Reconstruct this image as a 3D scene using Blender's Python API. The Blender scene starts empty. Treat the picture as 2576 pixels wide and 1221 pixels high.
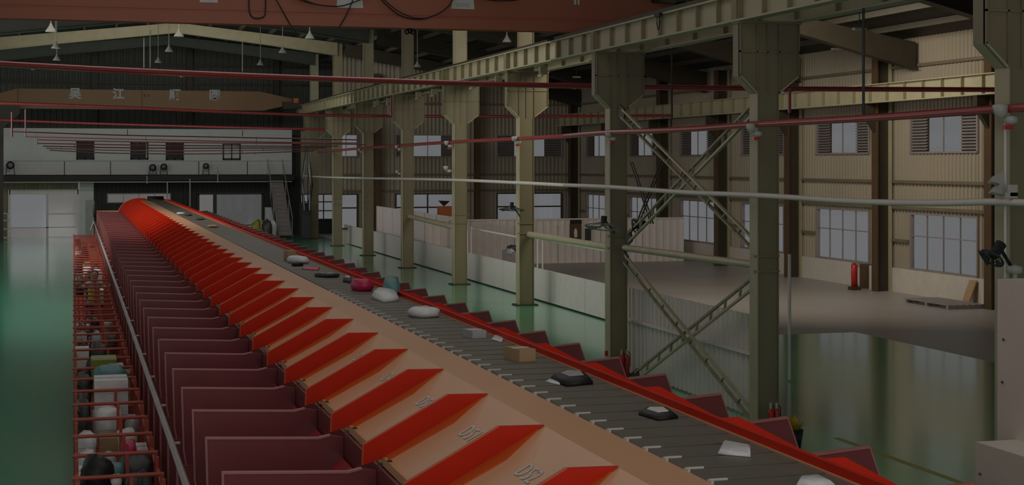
import bpy, bmesh, math, random
from mathutils import Vector, Matrix, noise
random.seed(7)
R = math.radians
S = bpy.context.scene
COL = S.collection

# ---------------------------------------------------------------- camera, world, light, exposure
F_PX, CX, HZ = 3900.0, 1288.0, 410.0           # focal length, frame centre, horizon (frame 2576 x 1221)
YAW = math.atan(1103.0 / F_PX)
CAMZ = 4.0
cd = bpy.data.cameras.new('camera')
cam = bpy.data.objects.new('camera', cd); COL.objects.link(cam)
cam.location = (0, 0, CAMZ); cam.rotation_euler = (R(90), 0, -YAW)
cd.sensor_width = 36; cd.sensor_fit = 'HORIZONTAL'; cd.lens = 36 * F_PX / 2576
cd.shift_y = -(610.5 - HZ) / 2576; cd.clip_end = 400
S.camera = cam

w = bpy.data.worlds.new('overcast_sky'); S.world = w; w.use_nodes = True
bg = w.node_tree.nodes['Background']
bg.inputs[0].default_value = (0.95, 0.97, 1.0, 1); bg.inputs[1].default_value = 1.12

def area(name, loc, sx, sy, power, col=(1, .96, .9), rot=(0, 0, 0)):
    l = bpy.data.lights.new(name, 'AREA'); l.shape = 'RECTANGLE'; l.size = sx; l.size_y = sy
    l.energy = power; l.color = col
    o = bpy.data.objects.new(name, l); COL.objects.link(o); o.location = loc; o.rotation_euler = rot
    return o
def aim(name, loc, to, sx, sy, power, col=(1, .97, .93)):
    o = area(name, loc, sx, sy, power, col)
    o.rotation_euler = (Vector(to) - Vector(loc)).to_track_quat('-Z', 'Y').to_euler()
area('hall_fill_light', (3.0, 13, 9.3), 8, 30, 1800)  # added overhead fill; the roof has no opening here
area('hall_fill_light', (4.0, 40, 9.6), 12, 14, 2700)  # second added overhead fill, further down the hall
aim('hall_fill_light_far', (4, 67, 9.7), (4, 86, 1.5), 13, 2, 2600)  # unseen fill added to brighten the far end
aim('aisle_fill_light', (17, 37, 8.5), (24.6, 53, 2.8), 6, 2, 3600, (1, .91, .76))  # fill added under the aisle roof to brighten the right wall
aim('left_fill_light', (-6.2, 50, 5), (6, 54, 3.5), 30, 2, 4800)  # unseen fill added from the left; no window is built there
aim('rear_fill_light', (3, -3.5, 4.6), (6, 25, 5.2), 12, 4.5, 1900)  # fill added behind the camera; no rear door is built
S.view_settings.view_transform = 'Standard'; S.view_settings.look = 'None'
S.view_settings.gamma = 1; S.view_settings.use_curve_mapping = False
S.view_settings.exposure = -2.74
S.cycles.use_denoising = True
S.cycles.max_bounces = 6; S.cycles.diffuse_bounces = 3; S.cycles.glossy_bounces = 3; S.cycles.transparent_max_bounces = 8

# ---------------------------------------------------------------- helpers
CO, SI = math.cos(YAW), math.sin(YAW)
def ray(u, v):
    t = u - CX
    return Vector((t * CO + F_PX * SI, -t * SI + F_PX * CO, HZ - v))
def ax(u, v, X): d = ray(u, v); return Vector((0, 0, CAMZ)) + d * (X / d.x)
def ay(u, v, Y): d = ray(u, v); return Vector((0, 0, CAMZ)) + d * (Y / d.y)
def az(u, v, Z): d = ray(u, v); return Vector((0, 0, CAMZ)) + d * ((Z - CAMZ) / d.z)

OFF = {}
class MB:
    """collects shapes in world (or local) coordinates, links them as one mesh object"""
    def __init__(s): s.v = []; s.f = []; s.s = []; s.m = []
    def add(s, vs, fs, smooth=False, mi=0):
        b = len(s.v); s.v += [Vector(p) for p in vs]
        for f in fs: s.f.append([i + b for i in f]); s.s.append(smooth); s.m.append(mi)
        return s
    def box(s, x0, x1, y0, y1, z0, z1, mi=0):
        vs = [(x, y, z) for z in (z0, z1) for y in (y0, y1) for x in (x0, x1)]
        return s.add(vs, [(0, 2, 3, 1), (4, 5, 7, 6), (0, 1, 5, 4), (2, 6, 7, 3), (0, 4, 6, 2), (1, 3, 7, 5)], False, mi)
    def obox(s, c, ux, uy, uz, mi=0):
        c, ux, uy, uz = map(Vector, (c, ux, uy, uz))
        vs = [c + a * ux + b * uy + d * uz for d in (-.5, .5) for b in (-.5, .5) for a in (-.5, .5)]
        return s.add(vs, [(0, 2, 3, 1), (4, 5, 7, 6), (0, 1, 5, 4), (2, 6, 7, 3), (0, 4, 6, 2), (1, 3, 7, 5)], False, mi)
    def bar(s, a, b, w, h, up=(0, 0, 1), mi=0):
        a, b = Vector(a), Vector(b); d = b - a
        side = d.cross(Vector(up))
        if side.length < 1e-6: side = d.cross(Vector((1, 0, 0)))
        side.normalize(); u2 = side.cross(d).normalized()
        return s.obox((a + b) / 2, side * w, d, u2 * h, mi)
    def tube(s, pts, r, n=8, mi=0, caps=True):
        pts = [Vector(p) for p in pts]; rings = []
        for i, p in enumerate(pts):
            d = (pts[min(i + 1, len(pts) - 1)] - pts[max(i - 1, 0)]).normalized()
            a = d.cross(Vector((0, 0, 1)))
            if a.length < .05: a = d.cross(Vector((1, 0, 0)))
            a.normalize(); b = a.cross(d)
            rr = r[i] if isinstance(r, (list, tuple)) else r
            rings.append([p + (a * math.cos(k * 2 * math.pi / n) + b * math.sin(k * 2 * math.pi / n)) * rr for k in range(n)])
        vs = [q for g in rings for q in g]
        fs = [(i * n + k, i * n + (k + 1) % n, (i + 1) * n + (k + 1) % n, (i + 1) * n + k) for i in range(len(pts) - 1) for k in range(n)]
        s.add(vs, fs, True, mi)
        if caps:
            s.add(rings[0], [tuple(range(n))[::-1]], False, mi); s.add(rings[-1], [tuple(range(n))], False, mi)
        return s
    def prism(s, poly, axis, a, b, mi=0):
        """poly: 2D points; axis 'y': poly in (x,z) extruded along y, 'x': poly in (y,z), 'z': (x,y)"""
        def P(p, t): return {'y': (p[0], t, p[1]), 'x': (t, p[0], p[1]), 'z': (p[0], p[1], t)}[axis]
        n = len(poly)
        vs = [P(p, a) for p in poly] + [P(p, b) for p in poly]
        fs = [tuple(range(n))[::-1], tuple(range(n, 2 * n))] + [(i, (i + 1) % n, n + (i + 1) % n, n + i) for i in range(n)]
        return s.add(vs, fs, False, mi)
    def lathe(s, prof, c, n=16, mi=0, axis='z'):
        c = Vector(c); vs = []
        for r, h in prof:
            for k in range(n):
                a = 2 * math.pi * k / n; p = (r * math.cos(a), r * math.sin(a), h)
                if axis == 'y': p = (p[0], p[2], p[1])
                if axis == 'x': p = (p[2], p[0], p[1])
                vs.append(c + Vector(p))
        fs = [(i * n + k, i * n + (k + 1) % n, (i + 1) * n + (k + 1) % n, (i + 1) * n + k) for i in range(len(prof) - 1) for k in range(n)]
        return s.add(vs, fs, True, mi)
    def corr(s, org, d, nrm, length, z0, z1, pitch=.25, depth=.035):
        """corrugated sheet; org start point, d horizontal direction, nrm depth direction"""
        d, nrm, org = Vector(d), Vector(nrm), Vector(org); pts = []; t = 0.0
        while t < length - 1e-6:
            for ft, fd in ((0, 0), (.5, 0), (.62, 1), (.88, 1)):
                tt = t + ft * pitch
                if tt < length: pts.append(org + d * tt + nrm * (fd * depth))
            t += pitch
        pts.append(org + d * length)
        n = len(pts)
        vs = [(p.x, p.y, z0) for p in pts] + [(p.x, p.y, z1) for p in pts]
        s.add(vs, [(i, i + 1, n + i + 1, n + i) for i in range(n - 1)])
        bk = [p - nrm * .03 for p in pts]
        vs = [(p.x, p.y, z0) for p in bk] + [(p.x, p.y, z1) for p in bk]
        return s.add(vs, [(i + 1, i, n + i, n + i + 1) for i in range(n - 1)])
    def blob(s, c, sx, sy, sz, seed=0, amp=.18, n=12, flat=.35, mi=0):
        c = Vector(c); vs = []; m = 8
        for i in range(m + 1):
            ph = math.pi * i / m
            for k in range(n):
                th = 2 * math.pi * k / n
                q = Vector((math.sin(ph) * math.cos(th), math.sin(ph) * math.sin(th), math.cos(ph)))
                q = Vector([math.copysign(abs(t) ** .7, t) for t in q])
                q *= 1 + amp * noise.noise(q * 1.7 + Vector((seed * 3.1, seed, -seed)))
                z = q.z * sz
                if z < -sz * (1 - flat): z = -sz * (1 - flat)
                vs.append(c + Vector((q.x * sx, q.y * sy, z)))
        fs = [(i * n + k, (i + 1) * n + k, (i + 1) * n + (k + 1) % n, i * n + (k + 1) % n) for i in range(m) for k in range(n)]
        return s.add(vs, fs, True, mi)
    def build(s, name, mats, parent=None, label=None):
        me = bpy.data.meshes.new(name)
        off = OFF.get(parent.name, Vector()) if parent else Vector()
        me.from_pydata([p - off for p in s.v], [], s.f)
        for i, p in enumerate(me.polygons):
            p.use_smooth = s.s[i]; p.material_index = s.m[i]
        for m in (mats if isinstance(mats, (list, tuple)) else [mats]): me.materials.append(m)
        me.update()
        o = bpy.data.objects.new(name, me); COL.objects.link(o)
        if parent: o.parent = parent; OFF[o.name] = off
        if label: o['label'] = label
        return o

def tag(o, label, cat, group=None):
    o['label'] = label; o['category'] = cat
    if group: o['group'] = group
    return o
def thing(name, loc, label, cat, group=None):
    o = bpy.data.objects.new(name, None); COL.objects.link(o); o.location = loc
    o.empty_display_size = .2; OFF[o.name] = Vector(loc)
    return tag(o, label, cat, group)
def struct(o): o['kind'] = 'structure'; return o
def kids(o): return [c for c in bpy.data.objects if c.parent == o]
TREE = {}
def dup(root, loc, label=None, rotz=None):
    if root.name not in TREE:
        TREE[root.name] = [(c, kids(c)) for c in kids(root)]
    r = root.copy(); COL.objects.link(r); r.location = loc
    if label: r['label'] = label
    if rotz is not None: r.rotation_euler = (0, 0, rotz)
    for c, gs in TREE[root.name]:
        k = c.copy(); COL.objects.link(k); k.parent = r
        for g in gs:
            q = g.copy(); COL.objects.link(q); q.parent = k
    return r
def same(o, parent, loc=(0, 0, 0)):
    c = o.copy(); COL.objects.link(c); c.parent = parent; c.location = loc; return c
ORD = ['first', 'second', 'third', 'fourth', 'fifth', 'sixth', 'seventh', 'eighth', 'ninth', 'tenth', 'eleventh', 'twelfth',
       'thirteenth', 'fourteenth', 'fifteenth', 'sixteenth', 'seventeenth', 'eighteenth', 'nineteenth', 'twentieth']
def ordn(i):
    if i < 20: return ORD[i]
    t, o = divmod(i + 1, 10); tens = {2: 'twenty', 3: 'thirty', 4: 'forty', 5: 'fifty'}[t]
    return {2: 'twentieth', 3: 'thirtieth', 4: 'fortieth', 5: 'fiftieth'}[t] if o == 0 else tens + '-' + ORD[o - 1]

def mat(name, rgb, rough=.5, spec=.5, metal=0, var=.08, vs=3.0, bump=0, bs=40, coat=0, dirt=None, stretch=None):
    m = bpy.data.materials.new(name); m.use_nodes = True
    nt = m.node_tree; b = nt.nodes['Principled BSDF']
    b.inputs['Roughness'].default_value = rough; b.inputs['Specular IOR Level'].default_value = spec
    b.inputs['Metallic'].default_value = metal; b.inputs['Coat Weight'].default_value = coat; b.inputs['Coat Roughness'].default_value = .13
    tc = nt.nodes.new('ShaderNodeTexCoord'); mp = nt.nodes.new('ShaderNodeMapping')
    nt.links.new(tc.outputs['Object'], mp.inputs[0])
    if stretch: mp.inputs['Scale'].default_value = stretch
    nz = nt.nodes.new('ShaderNodeTexNoise'); nz.inputs['Scale'].default_value = vs; nz.inputs['Detail'].default_value = 4
    nt.links.new(mp.outputs[0], nz.inputs['Vector'])
    rp = nt.nodes.new('ShaderNodeValToRGB'); e = rp.color_ramp.elements
    e[0].position = .3; e[1].position = .7
    e[0].color = (*[c * (1 - var) for c in rgb], 1) if dirt is None else (*dirt, 1)
    e[1].color = (*[min(1, c * (1 + var)) for c in rgb], 1)
    nt.links.new(nz.outputs[0], rp.inputs[0]); nt.links.new(rp.outputs[0], b.inputs['Base Color'])
    if bump:
        n2 = nt.nodes.new('ShaderNodeTexNoise'); n2.inputs['Scale'].default_value = bs
        bp = nt.nodes.new('ShaderNodeBump'); bp.inputs['Strength'].default_value = bump; bp.inputs['Distance'].default_value = .02
        nt.links.new(mp.outputs[0], n2.inputs['Vector']); nt.links.new(n2.outputs[0], bp.inputs['Height'])
        nt.links.new(bp.outputs[0], b.inputs['Normal'])
    return m
def glass(name, tint, gloss=.06):
    m = bpy.data.materials.new(name); m.use_nodes = True; nt = m.node_tree; nt.nodes.clear()
    o = nt.nodes.new('ShaderNodeOutputMaterial'); mx = nt.nodes.new('ShaderNodeMixShader')
    t = nt.nodes.new('ShaderNodeBsdfTransparent'); g = nt.nodes.new('ShaderNodeBsdfGlossy')
    t.inputs[0].default_value = (*tint, 1); g.inputs['Roughness'].default_value = .05
    mx.inputs[0].default_value = gloss
    nt.links.new(t.outputs[0], mx.inputs[1]); nt.links.new(g.outputs[0], mx.inputs[2]); nt.links.new(mx.outputs[0], o.inputs[0])
    return m

def floor_mat():
    m = mat('green_epoxy', (.045, .54, .28), .25, .5, var=.10, vs=.35, stretch=(1, .3, 1), coat=1)
    b = m.node_tree.nodes['Principled BSDF']
    b.inputs['Coat IOR'].default_value = 2.1; b.inputs['Coat Roughness'].default_value = .13
    return m
M = dict(
    green=floor_mat(),
    girt=mat('wall_girt_steel', (.19, .155, .10), .5, .3),
    branch=mat('dark_branch_pipe', (.12, .03, .035), .4, .4),
    grey=mat('grey_concrete', (.42, .38, .35), .42, .4, var=.06, vs=.3),
    white=mat('white_paint', (.80, .73, .69), .5, .3, var=.04),
    offwhite=mat('grey_white_panel', (.66, .66, .65), .6, .2, var=.03),
    plinth=mat('plinth_plaster', (.62, .57, .50), .7, .2, var=.05),
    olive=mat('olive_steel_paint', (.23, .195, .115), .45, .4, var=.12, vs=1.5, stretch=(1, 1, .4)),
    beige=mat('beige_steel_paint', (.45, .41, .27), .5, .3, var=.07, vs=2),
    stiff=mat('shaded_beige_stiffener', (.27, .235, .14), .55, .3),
    pole=mat('cream_pole_paint', (.48, .43, .28), .4, .4),
    lattice=mat('brace_paint', (.32, .28, .18), .5, .4, var=.3, vs=4),
    cladding=mat('beige_cladding', (.38, .33, .25), .55, .3, var=.08, vs=.4),
    darkclad=mat('grey_green_cladding', (.10, .105, .09), .6, .3),
    darkwall=mat('dark_lower_wall', (.035, .035, .03), .6, .3),
    darksteel=mat('dark_brown_steel', (.055, .045, .03), .5, .3),
    rust=mat('brown_wall_column', (.10, .06, .03), .5, .3),
    roof=mat('roof_sheet', (.05, .046, .036), .6, .2),
    purlin=mat('purlin_steel', (.10, .09, .07), .5, .3),
    crane=mat('orange_crane_paint', (.42, .135, .08), .45, .4, var=.06, vs=.6),
    cranefar=mat('amber_crane_paint', (.24, .135, .065), .5, .3, var=.06, vs=.6),
    redpipe=mat('red_pipe_paint', (.38, .05, .055), .3, .6),
    fin=mat('red_fin_paint', (.56, .022, .004), .5, .15, var=.05),
    finor=mat('orange_deck_and_fin_reflection', (.68, .11, .02), .45, .2, var=.08),  # far deck paint; also colours the painted fin reflection
    rim=mat('orange_rim', (.62, .10, .035), .4, .4),
    deck=mat('cream_deck_paint', (.80, .43, .24), .3, .3, var=.04, vs=.7),
    maroon=mat('maroon_steel_paint', (.21, .05, .055), .25, .5, var=.08),
    maroonrim=mat('maroon_edge', (.42, .17, .15), .4, .4),
    slide=mat('crimson_slide', (.45, .012, .025), .35, .5),
    belt=mat('grey_belt_rubber', (.15, .135, .105), .42, .4, var=.08, vs=8),
    black=mat('black_rubber', (.012, .012, .011), .5, .4),
    steel=mat('galvanised_pipe', (.42, .40, .38), .4, .5, metal=.3),
    cage=mat('red_cage_paint', (.45, .075, .045), .4, .5),
    lampw=mat('white_lamp_shade', (.50, .49, .45), .4, .4),
    yellow=mat('yellow_paint', (.55, .42, .08), .5, .4),
    lineyel=mat('floor_line_yellow', (.42, .38, .12), .4, .4),
    paper=mat('white_paper', (.70, .68, .66), .6, .3),
    plastic=mat('white_plastic_bag', (.75, .75, .74), .3, .5, var=.1, vs=8, bump=.3, bs=20),
    pink=mat('pink_bag', (.55, .02, .10), .35, .5, bump=.3, bs=15),
    teal=mat('teal_bag', (.10, .24, .25), .4, .5, bump=.3, bs=15),
    dgrey=mat('dark_grey_bag', (.045, .047, .05), .45, .4, bump=.3, bs=15),
    lgrey=mat('light_grey_bag', (.40, .40, .40), .45, .4, bump=.3, bs=15),
    carton=mat('brown_carton', (.42, .28, .15), .7, .2),
    lime=mat('lime_crate', (.22, .26, .03), .5, .4),
    skin=mat('skin', (.45, .27, .19), .5, .3),
    vest=mat('yellow_vest', (.62, .48, .05), .6, .3),
    shirt=mat('grey_shirt', (.40, .40, .38), .7, .2),
    trousers=mat('dark_trousers', (.02, .022, .03), .7, .2),
    hair=mat('black_hair', (.01, .009, .008), .5, .3),
    red=mat('red_plastic', (.50, .02, .02), .35, .5),
    orange=mat('orange_plastic', (.55, .13, .03), .4, .4),
    glass=glass('window_glass', (.97, .97, .98)),
    frost=glass('frosted_door_glass', (.70, .70, .69)),
    frost2=glass('door_glass', (.90, .88, .85)),
    louver=mat('grey_louver', (.30, .26, .25), .5, .4),
    machine=mat('cream_machine_paint', (.62, .57, .50), .5, .3, var=.04),
    leaf=mat('yellow_leaf', (.5, .33, .03), .6, .2),
)

# ---------------------------------------------------------------- floor
XG = 17.75
fl = struct(MB().add([(-9, -4, 0), (13, -4, 0), (13, 87.3, 0), (-9, 87.3, 0)], [(0, 1, 2, 3)])
            .add([(13, -4, 0), (XG, -4, 0), (XG, 33, 0), (13, 33, 0)], [(0, 1, 2, 3)]).build('floor', M['green']))
MB().add([(XG, -4, 0), (25, -4, 0), (25, 33, 0), (XG, 33, 0)], [(0, 1, 2, 3)]) \
    .add([(13, 33, 0), (25, 33, 0), (25, 90, 0), (13, 90, 0)], [(0, 1, 2, 3)]).build('concrete_floor', M['grey'], fl, 'grey concrete aisle floor')
MB().box(10.62, 10.72, 2, 20.4, .0005, .004).build('floor_line', M['lineyel'], fl, 'thin yellow line painted on the green floor')

# ---------------------------------------------------------------- roof
HALL = [(-6, 9.6), (4.65, 10.75), (12.4, 9.95), (24.9, 7.75)]
rb = MB()
for (xa, za), (xb, zb) in zip(HALL, HALL[1:]):
    rb.add([(xa, -6, za), (xb, -6, zb), (xb, 90, zb), (xa, 90, za), (xa, -6, za + .08), (xb, -6, zb + .08), (xb, 90, zb + .08), (xa, 90, za + .08)],
           [(0, 1, 2, 3), (4, 7, 6, 5), (0, 4, 5, 1), (2, 6, 7, 3)])
ceil = struct(rb.build('ceiling', M['roof']))
def roofz(x):
    for (xa, za), (xb, zb) in zip(HALL, HALL[1:]):
        if xa <= x <= xb: return za + (zb - za) * (x - xa) / (xb - xa)
x = -5.2
while x < 24.4:
    z = roofz(x); MB().box(x - .04, x + .04, 20, 88, z - .18, z - .01).build('purlin', M['purlin'], ceil); x += 1.42
COLY = [41.7, 49.4, 57.7, 65.9, 74.0, 81.5]
def rafter(Y, xs, m, name='roof_rafter'):
    b = MB()
    for (xa, xb, da, db) in xs:
        za, zb = roofz(xa) - .2, roofz(xb) - .2
        b.prism([(xa, za), (xb, zb), (xb, zb - db), (xa, za - da)], 'y', Y - .1, Y + .1)
        b.prism([(xa, za - da), (xb, zb - db), (xb, zb - db - .03), (xa, za - da - .03)], 'y', Y - .2, Y + .2)
    return b.build(name, m)
for i, Y in enumerate([49.4, 57.7, 65.9, 74.0, 81.5]):
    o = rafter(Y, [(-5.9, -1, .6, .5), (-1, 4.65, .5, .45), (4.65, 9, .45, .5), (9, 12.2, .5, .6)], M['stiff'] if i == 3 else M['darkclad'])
    tag(o, ('pale beige' if i == 3 else 'dark') + ' gabled roof rafter over the main hall, %s from the far end wall' % ORD[4 - i], 'rafter', 'hall rafters')
for i, Y in enumerate([21, 27.5, 33.7, 41.7, 49.4, 57.7, 65.9, 74.0]):
    o = rafter(Y, [(12.6, 20, .55, .45), (20, 24.4, .45, .8)], M['darksteel'])
    tag(o, 'dark roof rafter over the right aisle, %s from the near end' % ORD[i], 'rafter', 'aisle rafters')

# ---------------------------------------------------------------- windows on a wall (generic)
WN = [0]
def bar_on(b, o, d, n, t0, t1, z0, z1, w0=0, w1=.05, mi=0):
    o, d, n = Vector(o), Vector(d), Vector(n)
    p = o + d * ((t0 + t1) / 2) + n * ((w0 + w1) / 2)
    return b.obox((p.x, p.y, (z0 + z1) / 2), d * (t1 - t0), n * (w1 - w0), (0, 0, z1 - z0), mi)
def window(o, d, n, t0, t1, z0, z1, nx, zs, frame='louver', fw=.03, pane='glass', louv=0):
    """o wall origin, d along wall, n into the room; t0..t1 z0..z1 opening; nx columns of panes, zs transom heights"""
    WN[0] += 1
    b = MB()
    bar_on(b, o, d, n, t0 - .05, t1 + .05, z1, z1 + .06, -.06, .07); bar_on(b, o, d, n, t0 - .05, t1 + .05, z0 - .06, z0, -.06, .09)
    bar_on(b, o, d, n, t0 - .05, t0 + .02, z0, z1, -.06, .07); bar_on(b, o, d, n, t1 - .02, t1 + .05, z0, z1, -.06, .07)
    g0, g1 = t0 + louv, t1 - louv
    for k in range(1, nx): bar_on(b, o, d, n, g0 + (g1 - g0) * k / nx - fw / 2, g0 + (g1 - g0) * k / nx + fw / 2, z0, z1, 0, .04)
    for zz in zs: bar_on(b, o, d, n, g0, g1, zz - fw / 2, zz + fw / 2, 0, .05)
    r = struct(b.build('window_%d' % WN[0], M[frame]))
    zz = [z0] + list(zs) + [z1]
    for k in range(nx):
        for a, c in zip(zz, zz[1:]):
            q = MB(); bar_on(q, o, d, n, g0 + (g1 - g0) * k / nx + .01, g0 + (g1 - g0) * (k + 1) / nx - .01, a + .01, c - .01, .012, .02)
            q.build('pane', M[pane], r)
    if louv:
        for (a, c) in ((t0 + .02, g0), (g1, t1 - .02)):
            q = MB(); bar_on(q, o, d, n, a, c, z0, z1, -.05, -.02)
            q.build('louver_backing', M['darksteel'], r)
            z = z0 + .04
            while z < z1 - .05:
                s_ = MB(); dd, nn = Vector(d), Vector(n)
                p = Vector(o) + dd * ((a + c) / 2) + nn * .02
                s_.obox((p.x, p.y, z + .03), dd * (c - a), nn * .07 - Vector((0, 0, .05)), (0, 0, .012)).build('louver_slat', M['louver'], r)
                z += .09
    return r

# ---------------------------------------------------------------- right outer wall
XW = 24.6
wr = struct(MB().box(XW - .1, XW + .12, 12, 76.5, 0, .74).build('wall_right', M['plinth']))
WY = [19.2, 25.4, 31.6, 37.8, 44.0, 50.2, 56.4, 62.6, 68.8]
O, D, N = (XW, 0, 0), (0, 1, 0), (-1, 0, 0)
def sheet(name, parent, m, o, d, n, t0, t1, z0, z1, pitch=.2, depth=.05, kid='cladding_sheet'):
    p = Vector(o) + Vector(d) * t0
    return MB().corr(p, d, n, t1 - t0, z0, z1, pitch, depth).build(kid, m, parent)
def bay(o, d, n, parent, t0, t1, w0, w1, ztop, m, glz0=.82, glz1=2.42, nx=4, upper=True):
    for (a, c, e, f) in ((t0, w0, .74, ztop), (w1, t1, .74, ztop), (w0, w1, 2.42, 4.3), (w0, w1, 5.38, ztop)):
        sheet('', parent, m, o, d, n, a, c, e, f)
    window(o, d, n, w0, w1, .80, 2.42, nx, [1.78])
    window(o, d, n, w0, w1, 4.34, 5.36, 2, [], fw=.03, louv=.9)
for Y in WY:
    bay(O, D, N, wr, Y, Y + 6.2, Y + .75, Y + 4.35, 7.9, M['cladding'])
for z in (2.62, 3.42, 6.15, 6.95):
    MB().box(XW - .14, XW - .03, 15, 75.6, z - .045, z + .045).build('wall_girt', M['girt'], wr)
for Y in WY:
    for z in (1.6,):
        MB().box(XW - .14, XW - .03, Y + 4.4, Y + 6.2, z - .04, z + .04).build('wall_girt', M['girt'], wr)
def wallcol(Y, i):
    t = thing('wall_column', (XW - .45, Y, 0), 'brown steel column against the beige right wall, %s from the near end' % ORD[i], 'column', 'right wall columns')
    MB().box(XW - .62, XW - .58, Y - .18, Y + .18, 0, 7.6).build('flange', M['rust'], t)
    MB().box(XW - .15, XW - .11, Y - .18, Y + .18, 0, 7.6).build('flange', M['beige'], t)
    MB().box(XW - .58, XW - .15, Y - .012, Y + .012, 0, 7.6).build('web', M['darksteel'], t)
    MB().prism([(XW - 1.0, 5.85), (XW - .6, 5.85), (XW - .6, 4.9), (XW - 1.0, 5.5)], 'y', Y - .09, Y + .09).build('corbel', M['darksteel'], t)
for i, Y in enumerate([31.6, 37.8, 44.0, 50.2, 56.4, 62.6, 68.8, 74.9]): wallcol(Y - .65, i)

# outer runway girder near the right wall
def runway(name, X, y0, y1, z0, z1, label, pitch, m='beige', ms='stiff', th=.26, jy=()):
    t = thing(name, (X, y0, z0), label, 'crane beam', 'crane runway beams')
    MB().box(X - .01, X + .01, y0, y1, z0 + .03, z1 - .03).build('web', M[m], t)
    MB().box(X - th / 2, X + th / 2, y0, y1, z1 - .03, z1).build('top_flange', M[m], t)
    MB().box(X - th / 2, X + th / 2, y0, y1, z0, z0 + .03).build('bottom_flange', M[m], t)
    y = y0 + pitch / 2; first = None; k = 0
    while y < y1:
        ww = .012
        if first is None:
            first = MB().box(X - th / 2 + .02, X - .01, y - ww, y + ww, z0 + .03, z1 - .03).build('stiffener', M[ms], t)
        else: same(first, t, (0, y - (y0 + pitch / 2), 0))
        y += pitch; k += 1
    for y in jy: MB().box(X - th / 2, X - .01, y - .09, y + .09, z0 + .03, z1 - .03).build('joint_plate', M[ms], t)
    return t
runway('crane_beam', 23.7, 26, 75, 5.84, 6.42, 'small stiffened crane beam running along the right outer wall', 1.03)

# far wall of the right aisle
YA = 75.6
wa = struct(MB().box(12.3, XW, YA, YA + .2, 0, .74).build('wall_aisle_end', M['plinth']))
O2, D2, N2 = (0, YA, 0), (1, 0, 0), (0, -1, 0)
for (a, b_, c, d_) in ((12.3, 14.3, 12.35, 13.45), (14.3, 19.4, 15.4, 18.6), (19.4, 24.6, 20.6, 24.0)):
    for (p, q, e, f) in ((a, c, .74, 9.6), (d_, b_, .74, 9.6), (c, d_, 2.42, 4.3), (c, d_, 5.38, 9.6)):
        if q - p > .1: sheet('', wa, M['cladding'], O2, D2, N2, p, q, e, f if b_ < 20 else min(f, 8.3))
    window(O2, D2, N2, c, d_, .80, 2.42, 2 if d_ - c > 2 else 1, [1.78], 'darksteel', fw=.07)
    window(O2, D2, N2, c, d_, 4.34, 5.36, 2, [], fw=.03, louv=.9 if d_ - c > 2 else .02)
for z in (2.62, 3.42, 6.95): MB().box(12.3, XW, YA - .12, YA - .03, z - .045, z + .045).build('wall_girt', M['girt'], wa)
for i, xx in enumerate((14.4, 19.5)):
    b = MB().box(xx - .13, xx + .13, YA - .42, YA - .38, 0, 8.4).box(xx - .13, xx + .13, YA - .1, YA - .06, 0, 8.4).box(xx - .012, xx + .012, YA - .38, YA - .1, 0, 8.4)
    tag(b.build('wall_column', M['rust']), 'dark brown column on the far aisle wall, %s one' % ('left' if i == 0 else 'right'), 'column')

# cross partition and low partitions in the aisle
pw = thing('partition', (13.4, 59, 0), 'tall white corrugated partition crossing the aisle under the far windows', 'partition')
p0 = 13.2
while p0 < 24.0:
    MB().corr((p0, 59, 0), (1, 0, 0), (0, -1, 0), 1.78, 0, 1.74, .3, .03).build('panel', M['white'], pw); p0 += 1.8
MB().box(13.2, 24.0, 58.93, 59.05, 1.72, 1.78).build('cap_rail', M['white'], pw)
lp = thing('partition', (13, 37, 0), 'low white solid partition running along the column line', 'partition')
y = 33.4
while y < 74:
    h = .93
    MB().box(12.97, 13.03, y, y + 2.68, .04, h).build('panel', M['white'], lp)
    y += 2.7
MB().box(12.99, 13.01, 33.4, 74.5, 0, .04).build('base_gap', M['black'], lp)
for i, (ya, yb, h) in enumerate(((57.0, 66.0, 1.9), (66.1, 74.5, 1.9))):
    t = thing('partition', (14.2, ya, 0), ('pale panelled partition behind the low wall, %s half' % ('near' if i == 0 else 'far')), 'partition')
    yy = ya
    while yy < yb:
        MB().corr((14.2, yy, 0), (0, 1, 0), (-1, 0, 0), min(2.2, yb - yy), 0, h, .3, .03).build('panel', M['white'], t); yy += 2.24
# corrugated fence behind the braced bay
fn = thing('fence', (10.25, 21.6, 0), 'white corrugated metal fence behind the cross-braced bay', 'fence')
y = 21.6
while y < 28.2:
    MB().corr((10.25, y, .03), (0, 1, 0), (-1, 0, 0), .98, .03, 1.61, .197, .035).build('sheet', M['white'], fn); y += 1.0
MB().box(10.16, 10.2, 21.6, 28.5, .99, 1.04).build('rail', M['white'], fn)

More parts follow.
